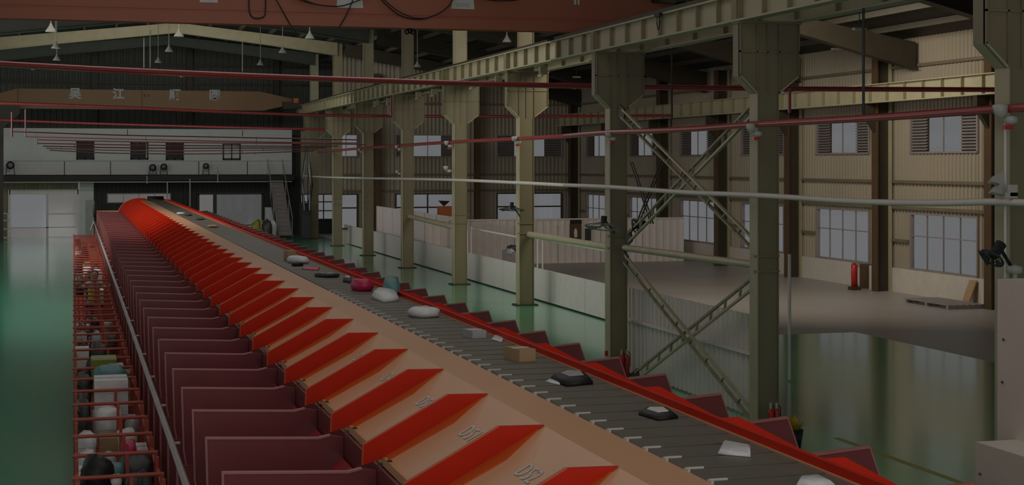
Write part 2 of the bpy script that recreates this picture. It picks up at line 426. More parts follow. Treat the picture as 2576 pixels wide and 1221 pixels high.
# ---------------------------------------------------------------- columns in the row
def make_col(name, X, Y, s, label, shaft_top, light):
    """s scales the section; X is the left flange face"""
    t = thing(name, (X, Y, 0), label, 'column', 'crane columns in the row')
    W = .44 * s; fd = .20 * s
    zh0 = CAMZ + (1.26) * s; zh1 = CAMZ + 2.56 * s           # head
    lowc = M['olive']
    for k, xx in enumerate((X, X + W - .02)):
        MB().box(xx, xx + .02, Y, Y + fd * 1.6, 0, zh0).build('flange', M['beige'] if k == 0 else M['olive'], t)  # left flange paler: light from the left is put into its colour
    MB().box(X + .02, X + W - .02, Y + .03, Y + .05, 0, zh0).build('web', lowc, t)
    MB().box(X - .015, X + W + .015, Y + .005, Y + .09, CAMZ - 2.0 * s, CAMZ - 1.96 * s).box(X - .015, X + W + .015, Y + .005, Y + .09, CAMZ - 1.72 * s, CAMZ - 1.68 * s).build('splice_plate', M['olive'], t)
    MB().box(X - .1, X + W + .1, Y - .08, Y + fd * 1.6 + .08, 0, .03).build('base_plate', M['darksteel'], t)
    # head
    hx0, hx1 = X - .33 * s, X + W + .42 * s
    b = MB().prism([(hx0, zh1), (hx1, zh1), (hx1, zh0 + .32 * s), (X + W, zh0), (X, zh0), (hx0, zh0 + .32 * s)], 'y', Y + .03, Y + .06)
    hd = b.build('head_plate', M['olive'], t)
    b = MB()
    for xx in (hx0, X, X + W, hx1 - .02): b.box(xx, xx + .02, Y, Y + fd * 1.6, zh0 + (.32 * s if xx in (hx0, hx1 - .02) else 0), zh1)
    b.box(X + W * .5 - .01, X + W * .5 + .01, Y + .0, Y + .03, zh0, zh1)
    b.box(hx0, hx1, Y, Y + .03, zh0 + .75 * s, zh0 + .78 * s)
    b.box(hx0 - .02, hx1 + .02, Y - .02, Y + fd * 1.6, zh1 - .02, zh1 + .02)
    b.build('head_stiffener', M['olive'], hd)
    for (xa, xb) in ((hx0, X), (hx1, X + W)):
        MB().add([(xa, Y, zh0 + .32 * s), (xb, Y, zh0), (xb, Y + fd * 1.6, zh0), (xa, Y + fd * 1.6, zh0 + .32 * s),
                  (xa, Y, zh0 + .35 * s), (xb, Y, zh0 + .03), (xb, Y + fd * 1.6, zh0 + .03), (xa, Y + fd * 1.6, zh0 + .35 * s)],
                 [(0, 1, 2, 3), (4, 7, 6, 5), (0, 4, 5, 1), (3, 2, 6, 7)]).build('haunch_flange', M['beige'], hd)
    if shaft_top:
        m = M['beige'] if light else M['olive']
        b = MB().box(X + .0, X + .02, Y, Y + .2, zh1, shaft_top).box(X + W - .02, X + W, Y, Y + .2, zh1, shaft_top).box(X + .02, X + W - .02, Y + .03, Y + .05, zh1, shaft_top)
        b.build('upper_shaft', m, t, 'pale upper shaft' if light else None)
    return t
for i, Y in enumerate(COLY):
    make_col('steel_column', 12.0, Y, 1.0, 'olive steel crane column with a broad head, %s of the straight row from its near end' % ORD[i + 2], roofz(12.0) - .25, i % 2 == 1)
make_col('steel_column', 9.68, 27.5, .81, 'olive crane column on the left of the cross-braced bay', None, False)
make_col('steel_column', 9.68, 20.98, .81, 'olive crane column on the right of the cross-braced bay', None, False)
make_col('steel_column', 9.68, 14.6, .81, 'nearest olive crane column, behind the tall cream cabinet', None, False)
# crane runway beams on the heads
ra = runway('crane_beam', 11.72, 37.4, 84, 6.58, 7.08, 'long stiffened crane beam over the far columns, hall side', 1.0, jy=[y_ for y_ in COLY])
runway('crane_beam', 12.75, 37.4, 75, 6.58, 7.08, 'stiffened crane beam over the far columns, aisle side', 1.6)
rn = runway('crane_beam', 9.47, 6, 30.2, 6.085, 6.49, 'near stiffened crane beam over the cross-braced bay, hall side', .81, th=.21, jy=[14.7, 21.1, 27.6])
runway('crane_beam', 10.35, 6, 30.2, 6.085, 6.49, 'near stiffened crane beam over the cross-braced bay, aisle side', 1.3, th=.21)
for (X, ya, yb, z, rt) in ((11.72, 38, 84, 7.08, ra), (9.47, 6, 30.2, 6.49, rn)):
    MB().box(X - .035, X + .035, ya, yb, z, z + .08).build('crane_rail', M['darksteel'], rt)
# handrail / cable tray on far beam
wk = thing('cable_tray', (12.1, 37, 7.15), 'ladder cable tray along the top of the far crane beam', 'cable tray')
for dx in (0, .22): MB().box(12.1 + dx, 12.12 + dx, 38, 80, 7.12, 7.17).build('side_rail', M['steel'], wk)
r0 = MB().box(12.1, 12.34, 38, 38.05, 7.13, 7.16).build('rung', M['steel'], wk)
for k in range(1, 84): same(r0, wk, (0, k * .5, 0))
# small brackets under the beam
b0 = None
for i, Y in enumerate([39.5, 44, 47, 52.5, 55, 60.5, 63.2]):
    o = MB().box(11.95, 12.15, Y, Y + .12, 6.36, 6.57).box(11.95, 12.0, Y - .1, Y + .22, 6.30, 6.38).build('beam_bracket', M['beige'])
    tag(o, 'small pale bracket hanging under the far crane beam, %s from its near end' % ORD[i], 'bracket', 'brackets under the crane beam')

# ---------------------------------------------------------------- X bracing
XB = 9.80
def lattice(a, b, label):
    a, b = Vector(a), Vector(b); d = (b - a); n = Vector((1, 0, 0)).cross(d).normalized()
    t = thing('lattice_brace', a, label, 'brace', 'lattice braces of the braced bay')
    for s_ in (-1, 1):
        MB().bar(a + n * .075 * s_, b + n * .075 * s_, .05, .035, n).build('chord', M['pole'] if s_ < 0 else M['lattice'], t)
    k = max(4, int(d.length / .62))
    for i in range(1, k):
        c = a + d * (i / k)
        MB().bar(c - n * .08 + d.normalized() * .06, c + n * .08 - d.normalized() * .06, .04, .02, d).build('batten', M['lattice'], t)
    for e in (a, b): MB().obox(e, (.03, 0, 0), d.normalized() * .3, n * .24).build('gusset_plate', M['darksteel'], t)
    return t
lattice(ax(1565, 285, XB), ax(1902, 622, XB), 'upper lattice brace falling to the right in the braced bay')
lattice(ax(1902, 268, XB + .1), ax(1582, 598, XB + .1), 'upper lattice brace rising to the right in the braced bay')
lattice(ax(1572, 652, XB), ax(1905, 1062, XB), 'lower lattice brace falling to the right in the braced bay')
lattice(ax(1902, 706, XB + .1), ax(1600, 948, XB + .1), 'lower lattice brace rising to the right in the braced bay')
def strut(a, b, r, label, m='pole', n=10):
    t = MB().tube([a, b], r, n).build('strut_pipe', M[m]); return tag(t, label, 'pipe')
strut(ax(1572, 624, 9.85), ax(1905, 668, 9.85), .062, 'cream tubular strut across the middle of the braced bay')
strut(ax(1330, 590, 12.3), ax(1545, 624, 12.3), .085, 'cream tubular strut running from the fifth column to the braced bay')
strut(ax(1028, 544, 12.3), ax(1140, 571, 12.3), .09, 'short cream strut between two far columns above the corrugated partition')
strut(ax(1175, 573, 12.9), ax(1308, 598, 12.9), .03, 'thin white rail above the low partition, far one', 'white')
strut(ax(1352, 600, 12.9), ax(1540, 634, 12.9), .03, 'thin white rail above the low partition, near one', 'white')
for i, u in enumerate((1176, 1185, 1352, 1365)):
    p = ax(u, 600, 12.95); q = MB().tube([(p.x, p.y, .93), (p.x, p.y, CAMZ - .166 * 12.95)], .02, 6).build('rail_post', M['white'])
    tag(q, 'thin white post standing on the low partition, %s from the left' % ORD[i], 'post', 'posts on the low partition')

# ---------------------------------------------------------------- far end of the hall
YB = 88.0
wb = struct(MB().box(-6, 14.4, YB, YB + .2, 3.0, 3.3).build('wall_back', M['darkwall']))
MB().corr((-6, YB, 0), (1, 0, 0), (0, -1, 0), 20.4, 3.0, 10.6, .32, .05).build('cladding_sheet', M['darkclad'], wb)
for z in (7.05, 8.4, 9.4): MB().box(-6, 14.4, YB - .2, YB - .06, z - .07, z + .07).build('wall_girt', M['darksteel'], wb)
for xx in (1.1, 6.2, 11.0): MB().box(xx - .15, xx + .15, YB - .4, YB - .05, 5.8, 10.3).build('gable_post', M['darksteel'], wb)
# lower dark wall with openings (at y = 87)
YL = 87.0
lo = struct(MB().box(-6, 14.4, YL + .02, YL + .1, 3.0, 3.32).build('wall_lower', M['darkwall']))
def lowpiece(a, c, z0, z1, m='darkwall'):
    MB().corr((a, YL, 0), (1, 0, 0), (0, -1, 0), c - a, z0, z1, .24, .03).build('wall_sheet', M[m], lo)
lowpiece(-6, -3.25, 0, 3.1, 'olive'); lowpiece(-3.25, .25, 2.56, 3.1, 'olive'); lowpiece(1.05, 1.79, 0, 3.1)
lowpiece(1.79, 5.1, 0, 1.87); lowpiece(1.79, 5.1, 2.28, 3.1); lowpiece(5.1, 6.67, 0, 3.1)
lowpiece(6.67, 10.1, 2.26, 3.1); lowpiece(10.1, 12.28, 0, 3.1); lowpiece(12.28, 14.2, 0, .85); lowpiece(12.28, 14.2, 2.2, 5.8, 'cladding')
O3, D3, N3 = (0, YL, 0), (1, 0, 0), (0, -1, 0)
window(O3, D3, N3, 1.79, 5.1, 1.87, 2.28, 4, [], pane='frost2')
window(O3, D3, N3, 12.28, 14.2, .85, 2.2, 3, [1.3, 1.8], 'darksteel', fw=.06)
# left bright doorway
d1 = struct(MB().box(-3.3, .25, YL - .12, YL - .02, 2.30, 2.56).box(-3.36, -3.25, YL - .12, YL, 0, 2.56).box(.2, .3, YL - .12, YL, 0, 2.56).build('door_1', M['white']))
MB().box(-3.25, -1.42, YL - .03, YL - .02, .55, 2.3).build('door_pane', M['glass'], d1)
MB().box(-3.25, -1.42, YL - .03, YL - .02, 0, .5).build('door_pane', M['frost2'], d1)
MB().box(-1.3, .2, YL - .03, YL - .02, .05, 1.22).build('door_pane', M['frost2'], d1)
MB().box(-1.3, .2, YL - .03, YL - .02, 1.28, 2.3).build('door_pane', M['frost2'], d1)
MB().box(-1.42, -1.3, YL - .06, YL, 0, 2.3).box(-3.25, .2, YL - .06, YL, .5, .55).box(-1.3, .2, YL - .06, YL, 1.22, 1.28).build('door_frame', M['offwhite'], d1)
# right doorway
d2 = struct(MB().box(6.6, 10.2, YL - .1, YL, 2.24, 2.34).box(6.6, 6.68, YL - .1, YL, 0, 2.3).box(10.08, 10.18, YL - .1, YL, 0, 2.3)
            .box(7.42, 7.62, YL - .1, YL, 0, 2.24).box(6.67, 10.1, YL - .06, YL, .52, .58).build('door_2', M['darksteel']))
MB().box(6.67, 7.42, YL - .03, YL - .02, .6, 2.24).build('door_pane', M['frost2'], d2)
MB().box(7.62, 10.08, YL - .03, YL - .02, .6, 2.24).build('door_pane', M['frost'], d2)
MB().box(6.67, 10.08, YL - .03, YL - .02, 0, .52).build('door_pane', M['frost'], d2)
d3 = struct(MB().box(.3, 1.05, YL - .12, YL, 0, 3.0).build('trim_1', M['offwhite']))
MB().box(.62, .98, YL - .16, YL - .12, 0, 2.0).build('door_leaf', M['lgrey'], d3)
tag(MB().box(10.2, 10.7, 85.9, 86.5, 0, 1.5).box(10.18, 10.72, 85.88, 86.52, 1.5, 1.54).build('cabinet', M['offwhite']), 'pale grey cabinet standing beside the steel staircase', 'cabinet')
# office box on the mezzanine
YO = 86.4
of = struct(MB().box(-6, 11.7, YO, YO + .15, 3.36, 5.85).build('wall_mezzanine', M['offwhite']))
MB().box(-6, 11.72, YO - .7, YO + .15, 3.05, 3.32).build('floor_slab', M['darkwall'], of)
MB().box(-6, 11.72, YO - .02, YO + .0, 4.08, 4.12).build('rail_band', M['lgrey'], of)
for u in (162, 278, 622, 500): p = ay(u, 420, YO); MB().box(p.x - .02, p.x + .02, YO - .02, YO, 3.36, 4.08).build('panel_joint', M['darksteel'], of)
MB().tube([(-6, YO - .75, 2.97), (11.6, YO - .75, 2.97)], .04, 6).build('lower_pipe', M['steel'], of)
for u, v0, v1 in ((370, 443, 462), (421, 457, 500), (478, 450, 520), (548, 420, 460)):
    a = ay(u, v0, YO - .8); c = ay(u, v1, YO - .8); MB().tube([a, c], .04, 6).build('drop_pipe', M['steel'], of)
for k, (ua, ub, va, vb) in enumerate(((192, 237, 355, 402), (328, 373, 358, 402), (417, 462, 359, 403), (560, 605, 362, 403))):
    a = ay(ua, va, YO); c = ay(ub, vb, YO); WN[0] += 1
    b = MB()
    for (x0, x1, z0, z1) in ((a.x, c.x, a.z - .06, a.z), (a.x, c.x, c.z, c.z + .1), (a.x, a.x + .07, c.z, a.z), (c.x - .07, c.x, c.z, a.z), ((a.x + c.x) / 2 - .03, (a.x + c.x) / 2 + .03, c.z, a.z)):
        b.box(x0, x1, YO - .05, YO - .005, z0, z1)
    f_ = struct(b.build('window_%d' % WN[0], M['black']))
    for (x0, x1) in ((a.x + .05, (a.x + c.x) / 2), ((a.x + c.x) / 2, c.x - .05)):
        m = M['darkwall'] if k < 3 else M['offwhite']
        if k == 1 and x1 > (a.x + c.x) / 2 + .1:
            MB().box(x0, x0 + .35, YO - .03, YO - .01, c.z, a.z).build('pane', m, f_); MB().box(x0 + .35, x1, YO - .03, YO - .01, c.z, a.z - .5).build('pane', M['offwhite'], f_)
        else: MB().box(x0, x1, YO - .03, YO - .01, c.z, a.z).build('pane', m, f_)
# round fans on the ledge
def ledge_fan(u, v, r, label, legs=True):
    p = ay(u, v, YO - .45)
    t = thing('industrial_fan', (p.x, p.y, 3.32), label, 'fan', 'drum fans on the ledge')
    MB().lathe([(r * .55, -.12), (r, -.12), (r, .12), (r * .55, .12), (r * .55, -.12)], p, 16, axis='y').build('drum', M['black'], t)
    MB().lathe([(0, -.05), (r * .3, -.03), (r * .3, .05), (0, .06)], p, 10, axis='y').build('motor', M['lgrey'], t)
    for k in range(4):
        a = k * math.pi / 2 + .4; q = p + Vector((math.cos(a), 0, math.sin(a))) * r * .45
        MB().bar(p, q, .02, r * .3, (0, 1, 0)).build('blade', M['dgrey'], t)
    for sx in (-1, 1):
        MB().bar((p.x + sx * r * .8, p.y, p.z - r * .3), (p.x + sx * r * 1.1, p.y, 3.33), .04, .05, (0, 1, 0)).build('leg', M['black'], t)
    MB().bar((p.x - r, p.y, 3.36), (p.x + r * 1.1, p.y, 3.36), .05, .05).build('foot', M['black'], t)
ledge_fan(26, 416, .21, 'black drum fan at the left end of the white mezzanine ledge')
ledge_fan(384, 422, .19, 'black drum fan, left one of the pair mid ledge')
ledge_fan(412, 420, .18, 'black drum fan, right one of the pair mid ledge')
ledge_fan(518, 418, .16, 'small black drum fan on the right part of the ledge')
# staircase
st = thing('staircase', (10.7, 82, 0), 'steep dark steel staircase climbing to the mezzanine', 'staircase')
n = 14
t0 = None
for k in range(n):
    yy, zz = 81.9 + 4.2 * k / n, .22 + 3.1 * k / n
    o = MB().box(10.34, 11.12, yy, yy + .28, zz - .05, zz).box(10.34, 11.12, yy + .26, yy + .28, zz, zz + .16).build('tread', M['louver'], st) if k == 0 else same(t0, st, (0, yy - 81.9, zz - .22))
    if k == 0: t0 = o
for xx in (10.3, 11.12):
    MB().prism([(81.8, 0), (82.1, 0), (86.2, 3.1), (86.2, 3.4), (81.8, .25)], 'x', xx, xx + .04).build('stringer', M['darksteel'], st)
    MB().tube([(xx, 81.9, 1.1), (xx, 86.1, 4.2)], .025, 6).build('handrail', M['steel'], st)
    for k in range(4): yy = 82 + k * 1.3; MB().tube([(xx, yy, .15 + (yy - 82) * .74), (xx, yy, 1.12 + (yy - 82) * .74)], .018, 6).build('baluster', M['steel'], st)
# dark equipment and cable bundles beside the far columns
eq = thing('switch_cabinet', (11.5, 80.5, 0), 'dark switch cabinet under the hanging cables by the farthest column', 'cabinet')
MB().box(11.35, 11.85, 80.2, 80.9, 0, 1.9).build('body', M['darkwall'], eq); MB().box(11.38, 11.82, 80.17, 80.2, .1, 1.8).build('door', M['dgrey'], eq)
cb = thing('cable_bundle', (11.6, 80, 3.4), 'bundle of thick looping cables by the farthest column', 'cable')
for k in range(7):
    rr = random.Random(k); dx = rr.uniform(-.35, .25)
    pts = [(11.6 + dx * (1 - abs(q - 5) / 6) * 1.2 + rr.uniform(-.03, .03), 79.8, 4.9 - q * .42) for q in range(9)]
    MB().tube(pts, .035, 6).build('cable', M['steel'] if k % 3 == 0 else M['dgrey'], cb)
lc = thing('steel_column', (-3.5, 82, 0), 'dark steel column with corbel at the far left of the hall', 'column')
MB().box(-3.75, -3.4, 82, 82.3, 0, 6.9).build('shaft', M['darksteel'], lc); MB().prism([(-3.4, 6.9), (-2.6, 6.9), (-2.6, 6.5), (-3.4, 5.8)], 'y', 82, 82.25).build('corbel', M['darksteel'], lc)
sh = thing('rack', (-3.6, 84.5, 0), 'small white shelf rack at the left edge beside the bright doorway', 'shelf')
for z in (.1, .55, 1.0, 1.35): MB().box(-3.9, -3.25, 84.3, 84.7, z, z + .04).build('shelf', M['white'], sh)
for xx in (-3.9, -3.29): MB().box(xx, xx + .04, 84.3, 84.34, 0, 1.4).build('post', M['white'], sh)

# ---------------------------------------------------------------- overhead cranes
cr = thing('overhead_crane', (4, 29.3, 6.75), 'large orange overhead crane girder crossing the top of the picture', 'crane')
Y0, Y1, zb = 29.3, 31.0, 6.76
poly = [(-7, zb), (10.75, zb), (12.3, zb + .62), (12.3, zb + 1.15), (10.75, zb + 1.15), (-7, zb + 1.15)]
g = MB().prism(poly, 'y', Y0, Y1).build('girder', M['crane'], cr)
MB().box(-7, 10.6, Y0 - .05, Y0, zb - .0, zb + .03).box(-7, 10.6, Y0 - .012, Y0, zb + .09, zb + .105).box(-7, 10.6, Y1, Y1 + .07, zb - .03, zb).build('flange_lip', M['crane'], g)
MB().box(-7, 10.45, Y0 - .07, Y0 - .05, zb - .165, zb + .03).build('lit_underside_strip', M['crane'], g)  # plate added to catch light, standing in for the lit girder underside
MB().box(11.2, 12.35, Y0 - .6, Y1 + .8, 7.22, 7.5).build('end_carriage', M['darksteel'], cr)
for yy in (Y0 - .3, Y1 + .5): MB().lathe([(0, -.06), (.18, -.06), (.18, .06), (0, .06)], (11.72, yy, 7.3), 14, axis='x').build('wheel', M['black'], cr)
for k, (u0, u1, v1, rot) in enumerate(((502, 548, 6, 0), (846, 914, 19, 0), (1135, 1194, 22, 0))):
    a = ay(u0, v1, Y0 - .012); b = ay(u1, v1, Y0 - .012)
    t_ = MB().prism([(a.x, a.z), (b.x, a.z + .0), (b.x - .03, a.z + .3), (a.x + .04, a.z + .3)], 'y', Y0 - .012, Y0 - .004).build('notice_sheet', M['paper'], g, 'white notice sheet stuck on the girder')
    if k == 2:
        for z_ in (.05, .09): MB().box(a.x + .1, b.x - .1, Y0 - .014, Y0 - .0125, a.z + z_, a.z + z_ + .015).build('printed_line', M['lgrey'], t_)
def fcable(pts, label=None, r=.013, Yc=Y0 - .09):
    P = [ay(u, v, Yc) for u, v in pts]
    # smooth
    Q = []
    for i in range(len(P) - 1):
        p0, p1, p2, p3 = P[max(i - 1, 0)], P[i], P[i + 1], P[min(i + 2, len(P) - 1)]
        for k in range(6):
            t = k / 6
            Q.append(.5 * ((2 * p1) + (-p0 + p2) * t + (2 * p0 - 5 * p1 + 4 * p2 - p3) * t * t + (-p0 + 3 * p1 - 3 * p2 + p3) * t ** 3))
    Q.append(P[-1])
    return MB().tube(Q, r, 6).build('cable', M['black'], cr)
fcable([(626, -30), (627, 25), (635, 43), (650, 46), (665, 40), (668, 20), (668, -30)])
fcable([(690, -10), (715, 35), (735, 70), (752, 90)], r=.012)
fcable([(720, -15), (780, 8), (850, 16), (900, 2), (930, -10)])
fcable([(735, -12), (800, 12), (850, 17)], r=.01)
fcable([(892, -12), (875, 30), (852, 70)], r=.012)
fcable([(952, -8), (990, 28), (1020, 44), (1060, 48), (1100, 36), (1130, 14), (1142, -10)])
fcable([(965, -2), (1000, 27), (1040, 44), (1075, 46)], r=.01)
fcable([(1190, -6), (1250, 2), (1300, 0), (1310, -6)], r=.012)
hk = MB(); c = ay(1031, 62, 29.9)
hk.box(c.x - .14, c.x + .14, 29.75, 30.1, 6.66, 6.76).build('trolley_bracket', M['black'], cr)
for dx in (-.06, .0, .06): MB().lathe([(.02, -.02), (.055, -.02), (.055, .02), (.02, .02)], (c.x + dx, 29.9, 6.6 - abs(dx) * .4), 10, axis='y').build('pulley', M['dgrey'], cr)
a = ay(1452, 7, Y0 - .02)
for dx in (-.04, .03): MB().box(a.x + dx - .02, a.x + dx + .02, Y0 - .02, Y0 - .002, a.z - .04, a.z + .06).build('bolt_plate', M['paper'], cr)
# far crane with lettering
YC = 83.4
c2 = thing('overhead_crane', (5, YC, 6.9), 'amber overhead crane with four large characters at the far end', 'crane')
zl, zt = ay(300, 275, YC).z, ay(300, 226, YC).z
xL, xR = ay(-30, 250, YC).x, ay(738, 250, YC).x
g2 = MB().prism([(xL, zl + .25), (xL + 1.4, zl), (xR - 1.6, zl), (xR, zl + .35), (xR - .1, zl + .65), (xR - 1.8, zt), (xL + 1.4, zt), (xL + .2, zt - .35)], 'y', YC, YC + .7).build('girder', M['cranefar'], c2)
for u in (45, 357): p = ay(u, 250, YC); MB().box(p.x - .02, p.x + .02, YC - .02, YC, zl, zt).build('seam_plate', M['rust'], g2)
MB().box(xR - .6, xR + .35, YC - .8, YC + 1.5, zl + .1, zl + .45).build('end_carriage', M['darksteel'], c2)
MB().box(xR - .1, xR + .15, YC - .85, YC - .7, zl + .4, zl + .65).build('signal_box', M['orange'], c2)
def text(s, size, loc, rot, m, parent, name='lettering', ext=.004, weight=0):
    cu = bpy.data.curves.new(name, 'FONT'); cu.body = s; cu.size = size; cu.extrude = ext; cu.offset = weight
    cu.align_x = 'CENTER'; cu.align_y = 'CENTER'; cu.resolution_u = 2
    o = bpy.data.objects.new('tmp', cu); COL.objects.link(o)
    dg = bpy.context.evaluated_depsgraph_get()
    me = bpy.data.meshes.new_from_object(o.evaluated_get(dg)); bpy.data.objects.remove(o)
    me.materials.clear(); me.materials.append(m)
    q = bpy.data.objects.new(name, me); COL.objects.link(q)
    mw = Matrix.Translation(loc) @ rot
    me.transform(mw)
    off = OFF.get(parent.name, Vector()); me.transform(Matrix.Translation(-off)); q.parent = parent
    return q
for ch, u, v in (('\u5434', 189, 237), ('\u6c5f', 298, 238), ('\u987a', 440, 240), ('\u5706', 540, 241)):
    p = ay(u, v, YC - .012)
    text(ch, .60, p, Matrix.Rotation(R(90), 4, 'X'), M['lgrey'], g2, weight=.018)
p = ay(366, 240, YC - .01); MB().box(p.x - .06, p.x, YC - .02, YC, p.z - .08, p.z + .06).box(p.x + .12, p.x + .19, YC - .02, YC, p.z - .08, p.z + .05).build('small_mark', M['black'], g2)

# ---------------------------------------------------------------- sprinkler pipes
def smooth(P, k=5):
    Q = []
    for i in range(len(P) - 1):
        p0, p1, p2, p3 = P[max(i - 1, 0)], P[i], P[i + 1], P[min(i + 2, len(P) - 1)]
        for j in range(k):
            t = j / k
            Q.append(.5 * ((2 * p1) + (-p0 + p2) * t + (2 * p0 - 5 * p1 + 4 * p2 - p3) * t * t + (-p0 + 3 * p1 - 3 * p2 + p3) * t ** 3))
    return Q + [P[-1]]
def pipe(Y, pts, r, label, drops=(), heads=(), m='redpipe'):
    P = smooth([ay(u, v, Y) for u, v in pts])
    t = thing('sprinkler_pipe', P[0], label, 'pipe', 'red sprinkler pipes')
    MB().tube(P, r, 8).build('pipe', M[m], t)
    for (u, v0, v1) in drops:
        MB().tube([ay(u, v0, Y), ay(u, v1, Y)], r * .7, 8).build('riser', M['redpipe'], t)
        MB().tube([ay(u, v1 - 4, Y), ay(u, v1 + 4, Y)], r * 1.35, 8).build('coupling', M['redpipe'], t)
    for (u, v) in heads:
        p = ay(u, v, Y); MB().lathe([(0, .08), (.03, .05), (.03, 0), (.05, -.03), (0, -.04)], p, 8).build('sprinkler_head', M['lampw'], t)
    return t
pipe(34.2, [(-60, 156), (0, 161), (300, 177), (600, 190), (860, 200), (1200, 211), (1540, 218), (1900, 223), (2250, 225), (2640, 226)], .062,
     'thick red sprinkler pipe crossing the whole hall, nearest one', [(1523, 138, 212), (1533, 138, 212), (1986, 284, 226)], [(83, 172), (458, 190)])
pipe(59.7, [(-40, 256), (0, 259), (300, 270), (600, 283), (860, 291), (1200, 293), (1540, 292), (1903, 289)], .055,
     'red sprinkler pipe crossing the hall just below the lettered crane', [(984, 240, 288), (989, 240, 288)])
pipe(79, [(-40, 300), (0, 302), (300, 313), (720, 324), (1000, 326), (1300, 325), (1560, 318)], .06,
     'red sprinkler pipe crossing the hall at the top edge of the white mezzanine')
fam = [(36, [(30, 331), (300, 340), (555, 345), (900, 352)], 'nearest'), (42.5, [(64, 344), (400, 352), (700, 358), (900, 360)], 'second'),
       (48, [(94, 352), (400, 358), (800, 362), (920, 364)], 'third'), (54, [(94, 361), (400, 366), (700, 368), (850, 368)], 'fourth'),
       (62, [(108, 368), (400, 373), (820, 372)], 'fifth'), (70, [(116, 373), (400, 380), (800, 376)], 'sixth'), (77, [(124, 378), (300, 386), (560, 387), (790, 380)], 'seventh')]
for Y, pts, nm in fam:
    t = pipe(Y, pts, .009 * Y / 36 + .006, 'thin dark branch pipe before the white mezzanine, %s of seven' % nm, m='branch')
    for k in range(3):
        u = pts[0][0] + (pts[-1][0] - pts[0][0]) * (k + .5 * (Y % 3) / 3) / 3; v = pts[0][1] + 4 + k * 4
        MB().tube([ay(u, v, Y), ay(u, v - 14 * 36 / Y, Y)], .012, 5).build('hanger', M['dgrey'], t)
for i, (u, v0, v1, Y) in enumerate(((30, 282, 345, 36), (64, 275, 344, 42.5))):
    tag(MB().tube([ay(u, v0, Y), ay(u, v1, Y)], .022, 6).build('riser_pipe', M['branch']), 'dark vertical riser at the left end of the branch pipes, %s one' % ('left' if i == 0 else 'right'), 'pipe')
# pipe along the columns (far part on the far row, near part on the near row)
def run(ptsfar, ptsnear, XF, XN, r, m, name, label, cat):
    P = smooth([ax(u, v, XF) for u, v in ptsfar]); Q = smooth([ax(u, v, XN) for u, v in ptsnear])
    t = thing(name, P[0], label, cat)
    MB().tube(P, r, 8).build('far_length', M[m], t); MB().tube(Q, r * .85, 8).build('near_length', M[m], t)
run([(800, 382), (914, 373), (1011, 366), (1135, 358), (1307, 349), (1420, 343)], [(1420, 343), (1532, 334), (1716, 326), (1917, 312), (2186, 297), (2420, 281), (2640, 266)],
    11.9, 9.5, .055, 'redpipe', 'sprinkler_main', 'red sprinkler main running lengthwise on the faces of the columns', 'pipe')
run([(765, 443), (840, 447), (1010, 450), (1142, 453), (1300, 460), (1420, 466)], [(1420, 466), (1540, 471), (1720, 484), (1910, 492), (2150, 507), (2350, 511), (2500, 508), (2640, 514)],
    11.88, 9.5, .045, 'white', 'conduit_run', 'white conduit running lengthwise past all the columns at mid height', 'pipe')

# emergency lights and cameras on columns
def elight(u, v, X, label, s=1.0, red=True):
    p = ax(u, v, X)
    t = thing('emergency_light', p, label, 'light', 'lights clipped to the columns')
    MB().lathe([(0, 0), (.07 * s, .05 * s), (.1 * s, .16 * s), (.06 * s, .18 * s), (0, .17 * s)], p + Vector((-.1 * s, 0, 0)), 10).build('lamp_head', M['lampw'], t)
    MB().lathe([(0, 0), (.08 * s, .03 * s), (.09 * s, .1 * s), (0, .12 * s)], p + Vector((.03 * s, 0, -.07 * s)), 10).build('lamp_base', M['lampw'], t)
    MB().box(p.x - .06 * s, p.x + .05 * s, p.y - .03, p.y + .03, p.z - .12 * s, p.z - .07 * s).build('bracket', M['red'] if red else M['dgrey'], t)
for (u, v, X, l, s) in ((1902, 336, 9.5, 'right column of the braced bay', .8), (1540, 349, 9.5, 'left column of the braced bay', .7), (1302, 358, 11.85, 'column left of the braced bay', .9),
                        (1130, 367, 11.85, 'second column left of the braced bay', .9), (1003, 375, 11.85, 'third column left of the braced bay', .8), (908, 382, 11.85, 'fourth column left of the braced bay', .7), (2536, 300, 9.5, 'nearest column above the cream cabinet', .9)):
    elight(u, v, X, 'white and red emergency light on the ' + l, s)
for (u, v, X, l, s) in ((1128, 430, 11.8, 'second column left of the braced bay', .9), (1003, 437, 11.8, 'third column left of the braced bay', .7)):
    elight(u, v, X, 'white security camera above the conduit on the ' + l, s, False)
# things on the nearest column
Yn = 14.45
t = thing('floodlight', ax(2528, 470, 9.45), 'pair of white angular floodlights on the nearest column', 'light')
for (u, v) in ((2515, 452), (2517, 478)):
    p = ax(u, v, 9.45)
    MB().add([p + Vector(q) for q in ((-.1, 0, -.02), (.04, 0, .09), (.06, 0, -.06), (-.04, .08, .03), (-.1, .08, -.04), (.06, .08, -.07))],
             [(0, 1, 2), (0, 3, 1), (0, 4, 3), (3, 4, 5), (1, 3, 5, 2), (0, 2, 5, 4)]).build('lamp_head', M['lampw'], t)
p = ax(2550, 470, 9.5); MB().box(p.x - .04, p.x + .05, p.y, p.y + .05, p.z - .1, p.z + .02).build('bracket', M['lampw'], t)
p = ax(2550, 492, 9.5); MB().box(p.x - .07, p.x + .05, p.y, p.y + .05, p.z - .03, p.z + .03).build('junction_box', M['lampw'], t)
tag(MB().tube([ax(2529, 310, 9.55), ax(2529, 700, 9.55)], .014, 6).build('conduit', M['white']), 'thin white vertical conduit down the nearest column', 'pipe')
